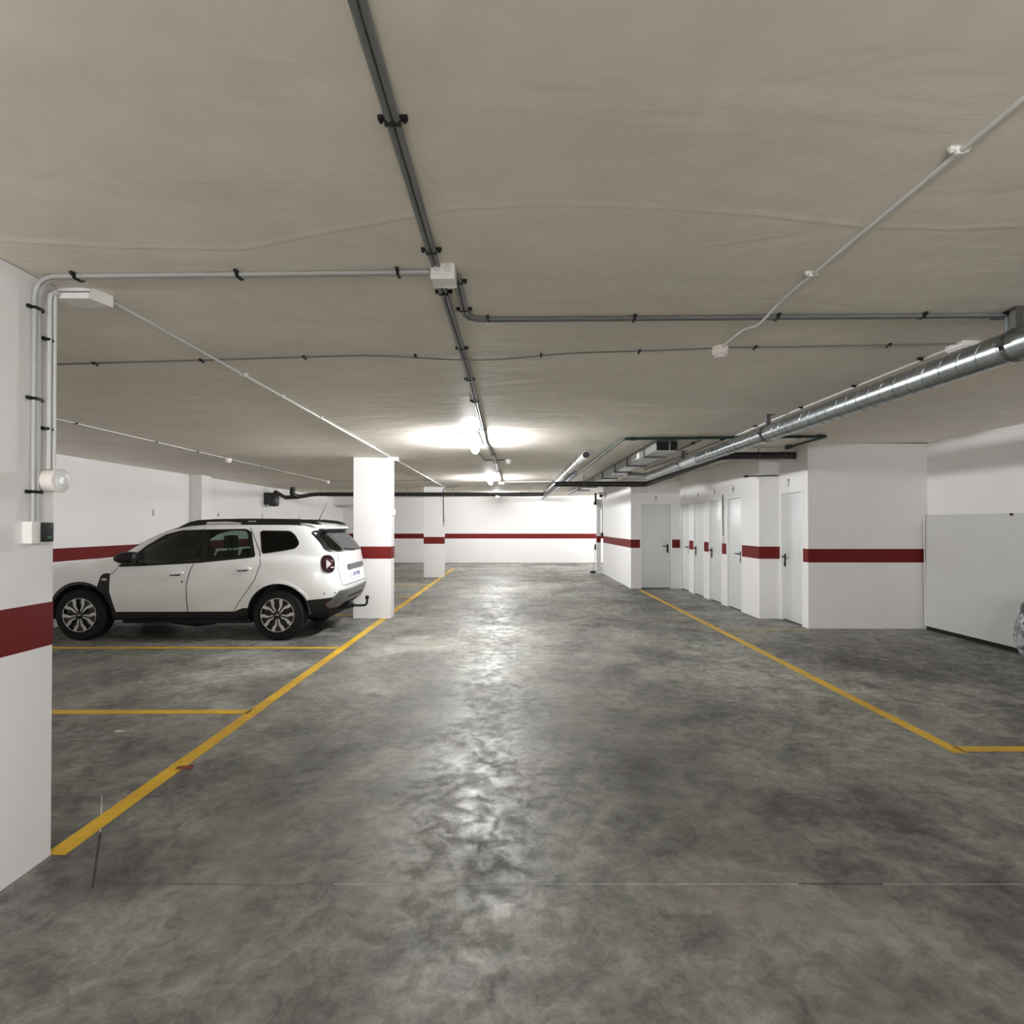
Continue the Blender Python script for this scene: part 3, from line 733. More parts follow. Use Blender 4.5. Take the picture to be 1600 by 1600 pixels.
MB().box(.0, .30, -.12, .12, -.10, .05, .03).build('motor_case', M['pvc'], t)
MB().lathe([(.05, -.1), (.05, .1)], (-.2, 0, -.02), 'y', 14).build('pulley', M['black'], t)

# leaning board
t = thing('leaning_board', 'large off-white board standing against the right wall', 'board', (6.25, 0, 0))
b = MB(); b.hexa([(-.06, 5.2, .06), (-.02, 5.2, .06), (-.02, 8.56, .06), (-.06, 8.56, .06), (-.03, 5.2, 1.715), (.01, 5.2, 1.715), (.01, 8.56, 1.715), (-.03, 8.56, 1.715)])
b.build('panel', M['panel'], t)
MB().box(-.045, .005, 5.25, 8.54, 0, .06).build('gap_shade', M['gap'], t)  # black strip standing in for the shade in the gap below the board
MB().lathe([(.012, 0), (.018, -.02), (.0, -.025)], (-.03, 7.08, 1.70), 'x', 10).build('knob', M['black'], t)
MB().box(-.062, -.058, 8.545, 8.562, .06, 1.715).build('edge_strip', M['white'], t)

# wrapped bundle at the right edge
t = thing('wrapped_bundle', 'bulky bundle in crinkled silver wrap with dark grey top at the right edge', 'bundle', (5.556, 5.6, 0))
def bulge(prof, name, m, amp):
    k = MB(); rings = []; n = 64
    for i, (r, z) in enumerate(prof):
        ring = []
        for j in range(n):
            a = 2 * PI * j / n
            rr = (r - .129) * (1 + amp * (math.sin(a * 9 + i * 1.7) * .5 + math.sin(a * 17 + i * 2.9) * .35 + math.sin(a * 31 - i * 1.3) * .25))
            ring.append(k.bm.verts.new((math.cos(a) * rr, math.sin(a) * rr * .82, z + amp * .2 * math.sin(a * 13 + i))))
        rings.append(ring)
    for i in range(len(rings) - 1):
        for j in range(n): k._f((rings[i][j], rings[i][(j + 1) % n], rings[i + 1][(j + 1) % n], rings[i + 1][j]), True)
    k._f(rings[0][::-1]); k._f(rings[-1])
    return k.build(name, m, t, 80)
bulge([(.36, 0), (.42, .05), (.47, .11), (.54, .18), (.59, .25), (.63, .34), (.645, .43), (.64, .52), (.62, .60), (.60, .655), (.59, .68)], 'silver_wrap', M['crinkle'], .012)
bulge([(.585, .67), (.592, .71), (.58, .76), (.54, .80), (.40, .84), (.15, .86)], 'grey_top', M['greywrap'], .008)

# litter
b = MB(); b.hexa([(-.05, -.012, 0), (.05, -.004, 0), (.055, .012, .006), (-.045, .01, .004), (-.05, -.012, .004), (.05, -.004, .012), (.055, .012, .018), (-.045, .01, .010)])
o = b.build('red_leaf', M['leaf']); o.location = (-2.11, 3.68, .002); tag(o, 'small dry red leaf lying on the left yellow line', 'leaf')
b = MB(); b.hexa([(-.03, -.012, 0), (.03, -.01, 0), (.035, .012, 0), (-.028, .014, 0), (-.03, -.012, .002), (.03, -.01, .006), (.035, .012, .002), (-.028, .014, .004)])
o = b.build('paper_scrap', M['scrap']); o.location = (-2.98, 4.34, .001); tag(o, 'tiny white paper scrap on the floor of the empty left bay', 'scrap')

# ------------------------------------------------------------------ the white car
def interp(tab, x):
    if x <= tab[0][0]: return tab[0][1]
    for (a, fa), (b, fb) in zip(tab, tab[1:]):
        if x <= b:
            u = (x - a) / (b - a); return fa + (fb - fa) * u
    return tab[-1][1]
def outline(xf, xr, w, n, N=180):
    xc, a = (xf + xr) / 2, (xr - xf) / 2; out = []
    for k in range(N):
        p = 2 * PI * k / N; c, s = math.cos(p), math.sin(p)
        out.append((xc + a * math.copysign(abs(c) ** (2 / n), c), w * math.copysign(abs(s) ** (2 / n), s)))
    return out
def stack(b, levels):
    rings = [[b.bm.verts.new(p) for p in L] for L in levels]; n = len(rings[0])
    for i in range(len(rings) - 1):
        for j in range(n): b._f((rings[i][j], rings[i][(j + 1) % n], rings[i + 1][(j + 1) % n], rings[i + 1][j]))
    b._f(rings[0][::-1]); b._f(rings[-1])
ZB = [(-.85, .28), (-.5, .26), (0, .26), (2.4, .27), (2.9, .30), (3.3, .37), (3.5, .42)]
ZT = [(-.82, .90), (-.74, .95), (-.6, .995), (-.35, 1.04), (0, 1.085), (.3, 1.12), (.5, 1.13), (.9, 1.10), (1.5, 1.10), (2.2, 1.15), (2.9, 1.17), (3.3, 1.15), (3.5, 1.11)]
def lower_levels():
    T = [(0, -.70, 3.34, .82), (.06, -.75, 3.40, .855), (.16, -.79, 3.45, .875), (.3, -.81, 3.49, .89), (.42, -.82, 3.51, .897), (.55, -.82, 3.495, .899),
         (.68, -.815, 3.485, .895), (.78, -.80, 3.48, .885), (.86, -.785, 3.475, .868), (.92, -.77, 3.47, .845), (.965, -.75, 3.455, .815), (.99, -.73, 3.43, .775), (1, -.70, 3.40, .72)]
    out = []
    for t_, xf, xr, w in T:
        L = []
        for x, y in outline(xf, xr, w, 6.5):
            # flare over both axles
            if .25 < t_ < .75: y *= 1 + .010 * (math.exp(-((x) / .38) ** 2) + math.exp(-((x - 2.68) / .42) ** 2)) * math.sin((t_ - .25) / .5 * PI)
            zb, zt = interp(ZB, x), interp(ZT, x); L.append((x, y, zb + t_ * (zt - zb)))
        out.append(L)
    for k in (.8, .5, .25, .02):
        out.append([(x, y * k, interp(ZT, x) + .015 * (1 - k * k)) for x, y in outline(-.70, 3.40, .72, 6.5)])
    return out
GH = [(1.00, .16, 3.46, .81), (1.10, .26, 3.455, .802), (1.15, .33, 3.45, .79), (1.20, .41, 3.44, .775), (1.30, .57, 3.37, .745), (1.40, .76, 3.275, .712), (1.47, .91, 3.20, .685),
      (1.52, 1.04, 3.155, .66), (1.56, 1.19, 3.12, .63), (1.585, 1.32, 3.07, .58), (1.605, 1.50, 2.97, .48), (1.618, 1.7, 2.85, .33), (1.624, 1.85, 2.7, .15), (1.626, 1.95, 2.6, .02)]
def joined(parts):
    me = bpy.data.meshes.new('tmp'); bmm = bmesh.new()
    for lv in parts:
        b = MB(); stack(b, lv); bmesh.ops.remove_doubles(b.bm, verts=b.bm.verts, dist=1e-4); bmesh.ops.recalc_face_normals(b.bm, faces=b.bm.faces)
        q = bpy.data.meshes.new('q'); b.bm.to_mesh(q); b.bm.free(); bmm.from_mesh(q); bpy.data.meshes.remove(q)
    bmm.to_mesh(me); bmm.free(); return me
def applied(me, mods):
    o = bpy.data.objects.new('tmp', me); COL.objects.link(o)
    for kind, kw in mods:
        m = o.modifiers.new(kind, kind)
        for k, v in kw.items(): setattr(m, k, v)
    out = bpy.data.meshes.new_from_object(o.evaluated_get(bpy.context.evaluated_depsgraph_get()))
    bpy.data.objects.remove(o); return out
shell = applied(joined([lower_levels(), [[(x, y, z) for x, y in outline(xf, xr, w, 7)] for z, xf, xr, w in GH]]),
                [('REMESH', dict(mode='VOXEL', voxel_size=.020, use_smooth_shade=True)), ('SMOOTH', dict(factor=.5, iterations=7))])
sb = bmesh.new(); sb.from_mesh(shell); BV = BVHTree.FromBMesh(sb); sb.free()

def hit(axis, side, a, b):
    if axis == 'y': o, d = Vector((a, side * 3, b)), Vector((0, -side, 0))
    elif axis == 'x': o, d = Vector((side * 6 + 1, a, b)), Vector((-side, 0, 0))
    else: o, d = Vector((a, b, 5)), Vector((0, 0, -1))
    p, n, i, _ = BV.ray_cast(o, d)
    if p is None:
        q = o + d * (3 if axis == 'y' else 4)
        if axis == 'y': q.y = side * .6
        p, n, i, _ = BV.find_nearest(q)
    return p, n
def inside(p, poly):
    c = False; j = len(poly) - 1
    for i in range(len(poly)):
        if (poly[i][1] > p[1]) != (poly[j][1] > p[1]) and p[0] < (poly[j][0] - poly[i][0]) * (p[1] - poly[i][1]) / (poly[j][1] - poly[i][1]) + poly[i][0]: c = not c
        j = i
    return c
def dens(poly, cell):
    out = []
    for i, p in enumerate(poly):
        q = poly[(i + 1) % len(poly)]; n = max(1, int(math.dist(p, q) / cell))
        out += [(p[0] + (q[0] - p[0]) * k / n, p[1] + (q[1] - p[1]) * k / n) for k in range(n)]
    return out
def rounded(poly, r, n=4):
    out = []
    for i, p in enumerate(poly):
        a, b = Vector(poly[i - 1]), Vector(poly[(i + 1) % len(poly)]); p = Vector(p)
        d1, d2 = a - p, b - p; k = min(r, d1.length * .45, d2.length * .45)
        q0, q1 = p + d1.normalized() * k, p + d2.normalized() * k
        for j in range(n + 1):
            u = j / n; out.append(tuple(q0 * (1 - u) ** 2 + p * 2 * u * (1 - u) + q1 * u * u))
    return out
def conform(name, m, parent, poly, axis='y', side=-1, out=.004, thick=.01, cell=.04, holes=(), sharp=50):
    bnd = dens(poly, cell); vs = list(bnd); ed = [(i, (i + 1) % len(bnd)) for i in range(len(bnd))]
    for h in holes:
        hb = dens(h, cell); k = len(vs); vs += hb; ed += [(k + i, k + (i + 1) % len(hb)) for i in range(len(hb))]
    x0, x1 = min(p[0] for p in poly), max(p[0] for p in poly); z0, z1 = min(p[1] for p in poly), max(p[1] for p in poly)
    nx, nz = int((x1 - x0) / cell), int((z1 - z0) / cell)
    edge_all = list(vs)
    for i in range(1, nx + 1):
        for j in range(1, nz + 1):
            p = (x0 + i * cell, z0 + j * cell)
            if inside(p, poly) and not any(inside(p, h) for h in holes) and min(math.dist(p, q) for q in edge_all) > cell * .4: vs.append(p)
    r = delaunay_2d_cdt([Vector(p) for p in vs], ed, [], 0, 1e-5)
    V, F = r[0], r[2]
    b = MB(); A, B = [], []
    for p in V:
        q, n = hit(axis, side, p.x, p.y)
        A.append(b.bm.verts.new(q + n * out)); B.append(b.bm.verts.new(q + n * (out - thick)))
    cnt = {}
    for f in F:
        c = (sum(V[i].x for i in f) / 3, sum(V[i].y for i in f) / 3)
        if not inside(c, poly) or any(inside(c, h) for h in holes): continue
        b._f([A[i] for i in f], True); b._f([B[i] for i in f][::-1], True)
        for k in range(3):
            e = (f[k], f[(k + 1) % 3]); cnt.setdefault(tuple(sorted(e)), []).append(e)
    for e, l in cnt.items():
        if len(l) == 1:
            i, j = l[0]; b._f((A[j], A[i], B[i], B[j]))
    return b.build(name, m, parent, sharp)
def seam(name, m, parent, line, axis='y', side=-1, w=.007, out=.0025, cell=.03):
    pts = []
    for p, q in zip(line, line[1:]):
        n = max(1, int(math.dist(p, q) / cell)); pts += [(p[0] + (q[0] - p[0]) * k / n, p[1] + (q[1] - p[1]) * k / n) for k in range(n)]
    pts.append(line[-1]); b = MB(); rows = []
    P = []
    for p in pts:
        q, n = hit(axis, side, *p); P.append((q + n * out, n))
    for i, (q, n) in enumerate(P):
        d = (P[min(i + 1, len(P) - 1)][0] - P[max(i - 1, 0)][0]).normalized(); s = d.cross(n).normalized() * w / 2
        rows.append((b.bm.verts.new(q + s), b.bm.verts.new(q - s), b.bm.verts.new(q - s - n * .006), b.bm.verts.new(q + s - n * .006)))
    for r0, r1 in zip(rows, rows[1:]):
        for k in range(4): b._f((r0[k], r0[(k + 1) % 4], r1[(k + 1) % 4], r1[k]))
    return b.build(name, m, parent)

CAR = thing('car', 'white compact SUV parked nose-in in the left bay beside a column', 'car', (-5.855, 8.62, 0))
# window outlines (x, z) in the side view
W_FRONT = rounded([(.60, 1.035), (.66, 1.12), (.86, 1.30), (1.06, 1.42), (1.26, 1.472), (1.53, 1.482), (1.60, 1.30), (1.615, 1.078), (1.2, 1.05), (.8, 1.03)], .02)
W_REAR = rounded([(1.665, 1.08), (1.66, 1.3), (1.60, 1.484), (2.13, 1.492), (2.19, 1.46), (2.285, 1.145)], .02)
W_QUART = rounded([(2.36, 1.475), (2.75, 1.472), (2.83, 1.42), (2.90, 1.31), (2.86, 1.255), (2.74, 1.23), (2.43, 1.182)], .04)
DLO = rounded([(.52, 1.005), (.58, 1.09), (.78, 1.27), (1.02, 1.43), (1.24, 1.492), (1.55, 1.503), (2.15, 1.512), (2.23, 1.47), (2.335, 1.128), (2.25, 1.115), (1.62, 1.052), (1.2, 1.028), (.8, 1.008)], .025)
W_SCREEN = rounded([(-.60, 1.19), (.60, 1.19), (.52, 1.52), (-.52, 1.52)], .05)
W_BACK = rounded([(-.685, 1.205), (.685, 1.205), (.615, 1.46), (-.615, 1.46)], .06)
cut = MB(); cut.mi = 1
for x in (0, 2.68):
    for s in (-1, 1):
        cut.lathe([(.425, s * .52), (.425, s * 1.1)], (x, 0, .345), 'y', 48)
cutA = cut.data('cutA', [M['paint'], M['trim']])
cav = MB(); cav.mi = 1
cl = [(.42, .62, 3.0, .74), (.98, .62, 3.28, .745), (1.05, .60, 3.30, .735)] + [(z, xf + .10, xr - .10, w - .055) for z, xf, xr, w in GH[3:9]]
stack(cav, [[(x, y, z - (.01 if z > 1.5 else 0)) for x, y in outline(xf, xr, w, 8, 90)] for z, xf, xr, w in cl])
cavM = cav.data('cav', [M['paint'], M['cabin']])
win = MB(); win.mi = 1
for poly in (W_FRONT, W_REAR, W_QUART): win.prism(poly, -1.2, 1.2, 'y')
win2 = MB(); win2.mi = 1
win2.prism(W_SCREEN, .1, 1.45, 'x'); win2.prism(W_BACK, 2.95, 3.8, 'x')
shell.materials.clear(); shell.materials.append(M['paint']); shell.materials.append(M['cabin']); shell.materials.append(M['trim'])
for p in shell.polygons:
    c = p.center
    if c.z < .375 or (c.z < .50 and (c.x > 3.1 or c.x < -.4)): p.material_index = 2
cut_objs = []
for me in (cutA, cavM, win.data('win', [M['paint'], M['cabin']]), win2.data('win2', [M['paint'], M['cabin']])):
    cut_objs.append(link('cutter', me))
body_me = applied(shell, [('BOOLEAN', dict(operation='DIFFERENCE', object=c, solver='EXACT')) for c in cut_objs])
for c in cut_objs: bpy.data.objects.remove(c)
body_me.shade_smooth(); body_me.set_sharp_from_angle(angle=math.radians(38)); body_me.name = 'body'
body = link('body', body_me, CAR)

for s in (-1, 1):
    conform('window_frame', M['black'], CAR, DLO, 'y', s, .004, .012, .04, [W_FRONT, W_REAR])
    conform('window_glass', M['glass'], CAR, W_FRONT, 'y', s, .000, .004, .06)
    conform('window_glass', M['glass'], CAR, W_REAR, 'y', s, .000, .004, .06)
    q = conform('quarter_window', M['glass_d'], CAR, W_QUART, 'y', s, .001, .004, .06)
    conform('quarter_gasket', M['black'], CAR, rounded([(2.345, 1.49), (2.76, 1.487), (2.845, 1.43), (2.92, 1.31), (2.87, 1.24), (2.74, 1.215), (2.415, 1.166)], .045), 'y', s, .003, .008, .04, [W_QUART])
    # doors
    FD = [(.497, 1.0), (.497, .96), (.405, .885), (.405, .66), (.472, .40), (1.44, .395), (1.436, .76), (1.475, .94), (1.49, 1.03), (1.2, 1.018), (.8, 1.0)]
    RD = [(1.458, .395), (1.450, .76), (1.49, .94), (1.51, 1.035), (1.62, 1.043), (2.25, 1.105), (2.42, 1.12), (2.425, 1.03), (2.365, .83), (2.225, .63), (2.13, .50), (2.07, .40)]
    fd = conform('front_door', M['paint'], CAR, FD, 'y', s, .003, .008, .05, sharp=60)
    rd = conform('rear_door', M['paint'], CAR, RD, 'y', s, .003, .008, .05, sharp=60)
    seam('door_seam', M['gap'], CAR, [(.50, 1.04), (.492, .97), (.40, .885), (.40, .66), (.468, .39)], 'y', s, .008, .002)
    seam('door_seam', M['gap'], CAR, [(1.515, 1.05), (1.483, .94), (1.443, .76), (1.449, .39)], 'y', s, .010, .002)
    seam('door_seam', M['gap'], CAR, [(2.195, 1.535), (2.28, 1.40), (2.38, 1.20), (2.432, 1.04), (2.372, .83), (2.232, .63), (2.137, .50), (2.07, .39)], 'y', s, .008, .002)
    seam('roof_seam', M['gap'], CAR, [(1.56, 1.505), (1.56, 1.57)], 'y', s, .006, .002)
    for d_, x, z in ((fd, 1.22, .905), (rd, 2.13, .965)):
        p, n = hit('y', s, x + .08, z)
        h = MB(); yb = p.y
        h.tube([(x, yb + s * .004, z - .008), (x + .03, yb + s * .034, z + .004), (x + .12, yb + s * .038, z + .012), (x + .165, yb + s * .028, z + .014), (x + .175, yb, z + .014)], [.010, .019, .021, .019, .015], 12)
        h.build('door_handle', M['paint'], d_)
        conform('handle_recess', M['trim'], d_, rounded([(x - .01, z - .028), (x + .13, z - .028), (x + .14, z - .008), (x + .01, z - .002)], .01), 'y', s, .0045, .003, .03)
    p, n = hit('y', s, 1.385, .80)
    MB().lathe([(.013, p.y + s * .001), (.013, p.y + s * .006), (0, p.y + s * .006)], (1.385, 0, .80), 'y', 12).build('keyhole', M['trim'], fd)
    # claddings
    conform('sill_cladding', M['trim'], CAR, [(.41, .385), (.47, .388), (2.08, .392), (2.20, .44), (2.27, .44), (2.26, .32), (2.24, .275), (.42, .265)], 'y', s, .010, .018, .05)
    conform('fender_vent', M['trim'], CAR, rounded([(.235, .715), (.285, .885), (.33, .912), (.402, .912), (.397, .66), (.468, .385), (.43, .37), (.40, .46), (.35, .58)], .02), 'y', s, .006, .012, .03)
    p, n = hit('y', s, .335, .83)
    MB().box(.30, .365, min(p.y, p.y + s * .012), max(p.y, p.y + s * .012), .815, .845, .005).build('side_badge', M['rims'], CAR)
    def arc(cx, cz_, r0, r1, a0, a1, n=26):
        A = [(cx + r1 * math.cos(a0 + (a1 - a0) * k / n), cz_ + r1 * math.sin(a0 + (a1 - a0) * k / n)) for k in range(n + 1)]
        B = [(cx + r0 * math.cos(a0 + (a1 - a0) * k / n), cz_ + r0 * math.sin(a0 + (a1 - a0) * k / n)) for k in range(n + 1)]
        return A + B[::-1]
    conform('front_arch_trim', M['trim'], CAR, arc(0, .345, .428, .452, .12, PI - .1), 'y', s, .010, .03, .05)
    conform('rear_arch_trim', M['paint'], CAR, arc(2.68, .345, .428, .456, .50, PI - .25), 'y', s, .016, .035, .05)
    conform('rear_side_cladding', M['trim'], CAR, [(3.06, .535), (3.10, .545), (3.30, .56), (3.47, .575), (3.46, .40), (3.38, .372), (3.13, .345), (3.085, .36)], 'y', s, .008, .02, .04)
    # tail lamp, on the rear corner
    p0, n0 = hit('y', s, 3.30, 1.03)
    def corner(name, m, poly, out, thick, parent=CAR):
        o = conform(name, m, parent, poly, 'y', s, out, thick, .02)
        return o
    tl = corner('tail_lamp', M['tail'], rounded([(3.235, 1.145), (3.33, 1.150), (3.375, 1.09), (3.392, 1.00), (3.38, .92), (3.33, .905), (3.262, .93), (3.228, 1.04)], .04), .012, .03)
    corner('lamp_triangle', M['lampwhite'], [(3.288, 1.088), (3.352, 1.025), (3.300, .962)], .0145, .004, tl)
    corner('lamp_strip', M['lampwhite'], [(3.345, .988), (3.38, .988), (3.38, .972), (3.345, .972)], .0145, .004, tl)
    # wheels
for x, fy in ((0, 1), (2.68, 1)):
    for s in (-1, 1):
        y0 = s * .895
        tm = MB()
        prof = [(.235, .01), (.26, .002), (.29, -.004), (.315, -.002), (.338, -.016), (.347, -.035)]
        tread = []
        for k in range(6):
            yy = -.045 - k * .025
            tread += [(.349, yy), (.349, yy - .017), (.341, yy - .018), (.341, yy - .024)]
        prof += tread + [(.347, -.205), (.335, -.222), (.30, -.23), (.235, -.225), (.235, .01)]
        tm.lathe([(r, -s * 0 + s * h) for r, h in prof], (0, 0, 0), 'y', 64)
        wh = tm.build('wheel', M['tyre'], CAR); wh.location = (x, y0, .347)
        rm = MB(); rm.lathe([(.236, s * -.03), (.236, s * .004), (.226, s * .006), (.221, s * -.002), (.215, s * -.05), (.19, s * -.085), (.06, s * -.075), (0, s * -.07)], n=48, axis='y')
        rm.build('rim', M['rimd'], wh)
        ring = MB(); ring.lathe([(.228, s * .0055), (.228, s * .009), (.220, s * .009), (.220, s * .0045), (.228, s * .0055)], n=48, axis='y'); rg = ring.build('rim_edge', M['rims'], wh)
        for k in range(5):
            a = -PI / 2 + k * 2 * PI / 5 + .06
            sp = MB()
            sp.hexa([(.035 * .0 - .030, s * -.045, .03), (.030, s * -.045, .03), (.055, s * -.055, .21), (-.055, s * -.055, .21), (-.022, s * -.012, .03), (.022, s * -.012, .03), (.040, s * -.004, .215), (-.040, s * -.004, .215)])
            so = sp.build('spoke', M['rimd'], wh); so.rotation_euler = (0, PI / 2 - a, 0)
            ar = MB()
            for q in (-1, 1):
                c = [(q * .006, .050), (q * .024, .055), (q * .036, .120), (q * .080, .170), (q * .092, .206), (q * .040, .226), (q * .024, .190), (q * .010, .135)]
                c = [(q * .008, .048), (q * .026, .060), (q * .036, .120), (q * .078, .165), (q * .090, .205), (q * .052, .222), (q * .040, .185), (q * .014, .140)]
                ar.prism(c if q > 0 else c[::-1], s * -.006, s * .010, 'y')
            ao = ar.build('spoke_face', M['rims'], wh); ao.rotation_euler = (0, PI / 2 - a, 0)
        hb = MB(); hb.lathe([(.048, s * -.03), (.046, s * .004), (.034, s * .010), (0, s * .011)], n=24, axis='y'); hb.build('hub_cap', M['rimd'], wh)
        MB().box(-.018, .018, min(s * .011, s * .013), max(s * .011, s * .013), -.006, .006, .001).build('hub_badge', M['rims'], wh)
        # arch liner
        ln = MB(); n = 24
        for k in range(n):
            a0, a1 = PI * k / n, PI * (k + 1) / n
            A = [(x + .418 * math.cos(a), yy, .345 + .418 * math.sin(a)) for yy in (s * .56, s * .875) for a in (a0, a1)]
            v = [ln.bm.verts.new(p) for p in A]; ln._f((v[0], v[1], v[3], v[2]))
        ln.build('arch_liner', M['gap'], CAR)
    # mirrors
for s in (-1, 1):
    t2 = MB(); t2.tube([(.55, s * .955, 1.105), (.57, s * .97, 1.115), (.64, s * .985, 1.125), (.74, s * .985, 1.128), (.80, s * .98, 1.125), (.815, s * .975, 1.12)], [.03, .062, .086, .092, .086, .06], 18)
    mr = t2.build('door_mirror', M['trim'], CAR)
    for v in mr.data.vertices: v.co.z = 1.12 + (v.co.z - 1.12) * .92; v.co.y = s * .975 + (v.co.y - s * .975) * 1.1
    MB().tube([(.78, s * .92, 1.07), (.80, s * .80, 1.05)], .032, 12).build('mirror_stalk', M['trim'], mr)
    conform('mirror_base', M['trim'], CAR, rounded([(.50, 1.0), (.58, 1.095), (.75, 1.225), (.80, 1.16), (.82, 1.01)], .02), 'y', s, .008, .012, .04)

# roof rails
for s in (-1, 1):
    top = [(1.10, 1.495), (1.20, 1.550), (1.32, 1.607), (1.45, 1.637), (1.7, 1.651), (2.09, 1.657), (2.5, 1.656), (2.85, 1.651), (3.03, 1.632), (3.12, 1.605), (3.18, 1.568)]
    bot = [(3.10, 1.572), (2.98, 1.592), (2.86, 1.592), (2.90, 1.555), (2.05, 1.558), (2.05, 1.600), (1.85, 1.614), (1.55, 1.604), (1.53, 1.555), (1.30, 1.535)]
    r_ = MB(); r_.prism(top + bot, s * .575, s * .612, 'y'); rr = r_.build('roof_rail', M['black'], CAR)
    MB().box(2.15, 2.26, min(s * .612, s * .6135), max(s * .612, s * .6135), 1.613, 1.625).build('rail_badge', M['rims'], rr)
an = MB(); an.tube([(2.90, .05, 1.60), (2.99, .05, 1.80), (3.04, .05, 1.91)], [.008, .004, .003], 8); an.lathe([(.022, 1.60), (.018, 1.63), (.006, 1.645)], (2.895, .05, 0), n=12)
an.build('antenna', M['black'], CAR)
# rear end
sp = MB(); sp.hexa([(2.98, -.58, 1.515), (3.225, -.52, 1.503), (3.225, .52, 1.503), (2.98, .58, 1.515), (2.98, -.57, 1.566), (3.24, -.51, 1.540), (3.24, .51, 1.540), (2.98, .57, 1.566)])
bmesh.ops.bevel(sp.bm, geom=list(sp.bm.edges), offset=.012, segments=2, affect='EDGES')
spo = sp.build('spoiler', M['paint'], CAR)
u = MB(); u.hexa([(3.02, -.615, 1.462), (3.215, -.53, 1.488), (3.215, .53, 1.488), (3.02, .615, 1.462), (3.0, -.595, 1.513), (3.228, -.525, 1.504), (3.228, .525, 1.504), (3.0, .595, 1.513)])
u.build('spoiler_underside', M['black'], spo)
conform('rear_window', M['glass_d'], CAR, W_BACK, 'x', 1, .002, .004, .06)
conform('rear_window_gasket', M['black'], CAR, rounded([(-.72, 1.185), (.72, 1.185), (.645, 1.49), (-.645, 1.49)], .06), 'x', 1, .003, .010, .04, [W_BACK])
wp = MB(); p, n = hit('x', 1, 0, 1.20); q, n2 = hit('x', 1, -.30, 1.24)
wp.tube([(p.x + .03, 0, 1.20), (q.x + .022, -.15, 1.215), (q.x + .02, -.34, 1.235)], [.018, .012, .006], 8); wp.build('rear_wiper', M['black'], CAR)
conform('windscreen', M['glass'], CAR, W_SCREEN, 'x', -1, .001, .004, .07)
conform('windscreen_gasket', M['black'], CAR, rounded([(-.66, 1.15), (.66, 1.15), (.56, 1.545), (-.56, 1.545)], .05), 'x', -1, .003, .010, .05, [W_SCREEN])
conform('tailgate_handle_bar', M['skid'], CAR, rounded([(-.36, .925), (.36, .925), (.40, .945), (.38, 1.0), (-.38, 1.0), (-.40, .945)], .02), 'x', 1, .022, .03, .05)
seam('tailgate_seam', M['gap'], CAR, [(-.60, 1.16), (-.66, .95), (-.62, .72), (.62, .72), (.66, .95), (.60, 1.16)], 'x', 1, .008, .002)
pl = conform('number_plate', M['plate'], CAR, rounded([(-.26, .785), (.26, .785), (.26, .895), (-.26, .895)], .008), 'x', 1, .012, .008, .06)
p, n = hit('x', 1, 0, .84)
tx = link('plate_text', text_mesh('5104 MKL', .095, 'plate_text', M['platetext']), pl, (p.x + .016, 0, .84), (PI / 2, 0, PI / 2))
conform('rear_skid', M['skid'], CAR, rounded([(-.66, .655), (.66, .655), (.70, .60), (.76, .47), (.70, .43), (.52, .445), (.42, .475), (-.42, .475), (-.52, .445), (-.70, .43), (-.76, .47), (-.70, .60)], .02), 'x', 1, .030, .045, .05)
conform('lower_rear_valance', M['trim'], CAR, [(-.72, .43), (.72, .43), (.66, .375), (-.66, .375)], 'x', 1, .012, .03, .05)
conform('skid_slot', M['gap'], CAR, rounded([(-.40, .56), (.40, .56), (.36, .53), (-.36, .53)], .01), 'x', 1, .032, .006, .05)
for s in (-1, 1):
    conform('reflector', M['reflector'], CAR, rounded([(3.27, .505), (3.43, .52), (3.43, .465), (3.29, .455)], .012), 'y', s, .014, .012, .03)
    for x, z in ((3.28, .625), (3.40, .63)):
        p, n = hit('y', s, x, z)
        b = MB(); b.tube([p - n * .004, p + n * .004], .013, 12); b.build('parking_sensor', M['conduit'], CAR)
tb = MB(); tb.tube(fillet([(3.35, .0, .36), (3.56, 0, .35), (3.66, 0, .36), (3.665, 0, .45)], .07), .017, 12); tb.lathe([(.012, .44), (.026, .458), (.031, .475), (.025, .497), (.01, .503)], (3.665, 0, 0), n=16)
tb.box(3.25, 3.42, -.06, .06, .31, .40, .01); tb.lathe([(.03, -.03), (.03, .03)], (3.44, 0, .355), 'x', 14); tb.build('tow_bar', M['black'], CAR)
# front end
for s in (-1, 1):
    conform('headlamp', M['dome'], CAR, rounded([(s * .42, .80), (s * .80, .84), (s * .80, .93), (s * .45, .90)], .03), 'x', -1, .004, .02, .05)
conform('front_grille', M['trim'], CAR, rounded([(-.40, .76), (.40, .76), (.42, .89), (-.42, .89)], .03), 'x', -1, .006, .02, .06)
conform('front_skid', M['trim'], CAR, rounded([(-.7, .30), (.7, .30), (.74, .52), (-.74, .52)], .03), 'x', -1, .010, .02, .06)
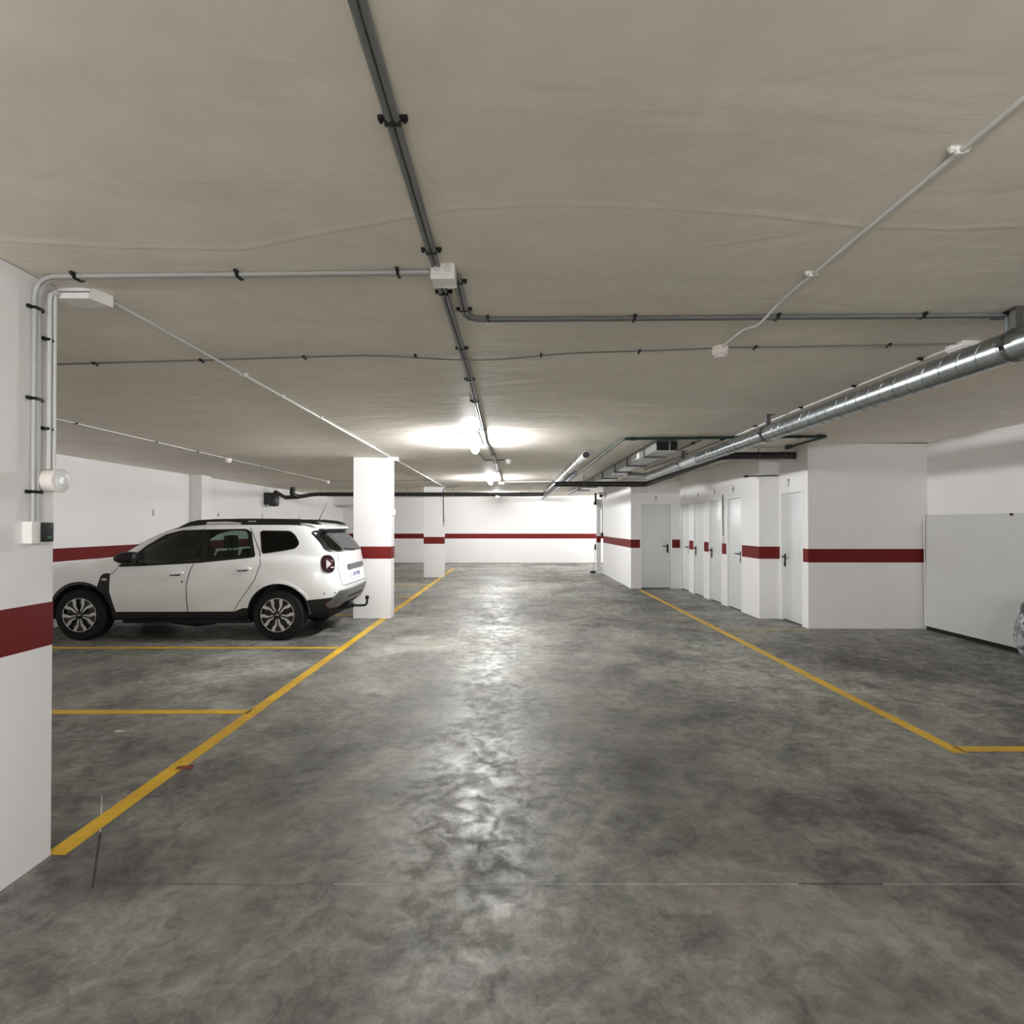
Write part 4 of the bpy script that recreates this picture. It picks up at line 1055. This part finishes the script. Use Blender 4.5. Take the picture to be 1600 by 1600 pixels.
# under-body and cabin
MB().box(.45, 2.22, -.70, .70, .20, .30, .02).box(-.6, .5, -.48, .48, .22, .30).box(2.2, 3.25, -.48, .48, .24, .36, .03).tube([(1.0, -.45, .24), (1.35, -.45, .20), (1.6, -.45, .24)], .09, 12).build('underbody', M['gap'], CAR)
def seat(x, y0, y1, name):
    b = MB(); b.box(x, x + .48, y0, y1, .55, .72, .05)
    b.hexa([(x + .42, y0, .65), (x + .56, y0, .65), (x + .56, y1, .65), (x + .42, y1, .65), (x + .60, y0 + .04, 1.20), (x + .70, y0 + .04, 1.20), (x + .70, y1 - .04, 1.20), (x + .60, y1 - .04, 1.20)])
    o = b.build(name, M['seat'], CAR)
    c = (y0 + y1) / 2
    for hc in ([c] if y1 - y0 < .7 else [y0 + .25, y1 - .25]):
        h = MB(); h.box(x + .64, x + .74, hc - .13, hc + .13, 1.23, 1.42, .04); h.tube([(x + .67, hc - .06, 1.18), (x + .68, hc - .06, 1.26)], .008, 6); h.tube([(x + .67, hc + .06, 1.18), (x + .68, hc + .06, 1.26)], .008, 6)
        h.build('headrest', M['seat'], o)
    return o
seat(1.10, -.62, -.12, 'front_seat'); seat(1.10, .12, .62, 'front_seat'); seat(1.98, -.62, .62, 'rear_seat')
MB().box(.45, .88, -.70, .70, .70, 1.02, .05).build('dashboard', M['seat'], CAR)
sw_ = MB(); 
for k in range(24):
    pass
ring = [(1.00 + .06 * math.sin(2 * PI * k / 24), -.37 + .185 * math.cos(2 * PI * k / 24), 1.0 + .18 * math.sin(2 * PI * k / 24)) for k in range(25)]
sw_.tube(ring, .015, 8); sw_.tube([(.85, -.37, .95), (1.0, -.37, 1.0)], .04, 10); sw_.tube([(1.0, -.54, 1.0), (1.0, -.20, 1.0)], .018, 8)
sw_.build('steering_wheel', M['seat'], CAR)
MB().box(.98, 1.02, -.12, .12, 1.40, 1.475, .015).tube([(1.0, 0, 1.46), (.98, 0, 1.53)], .012, 8).build('rear_view_mirror', M['black'], CAR)
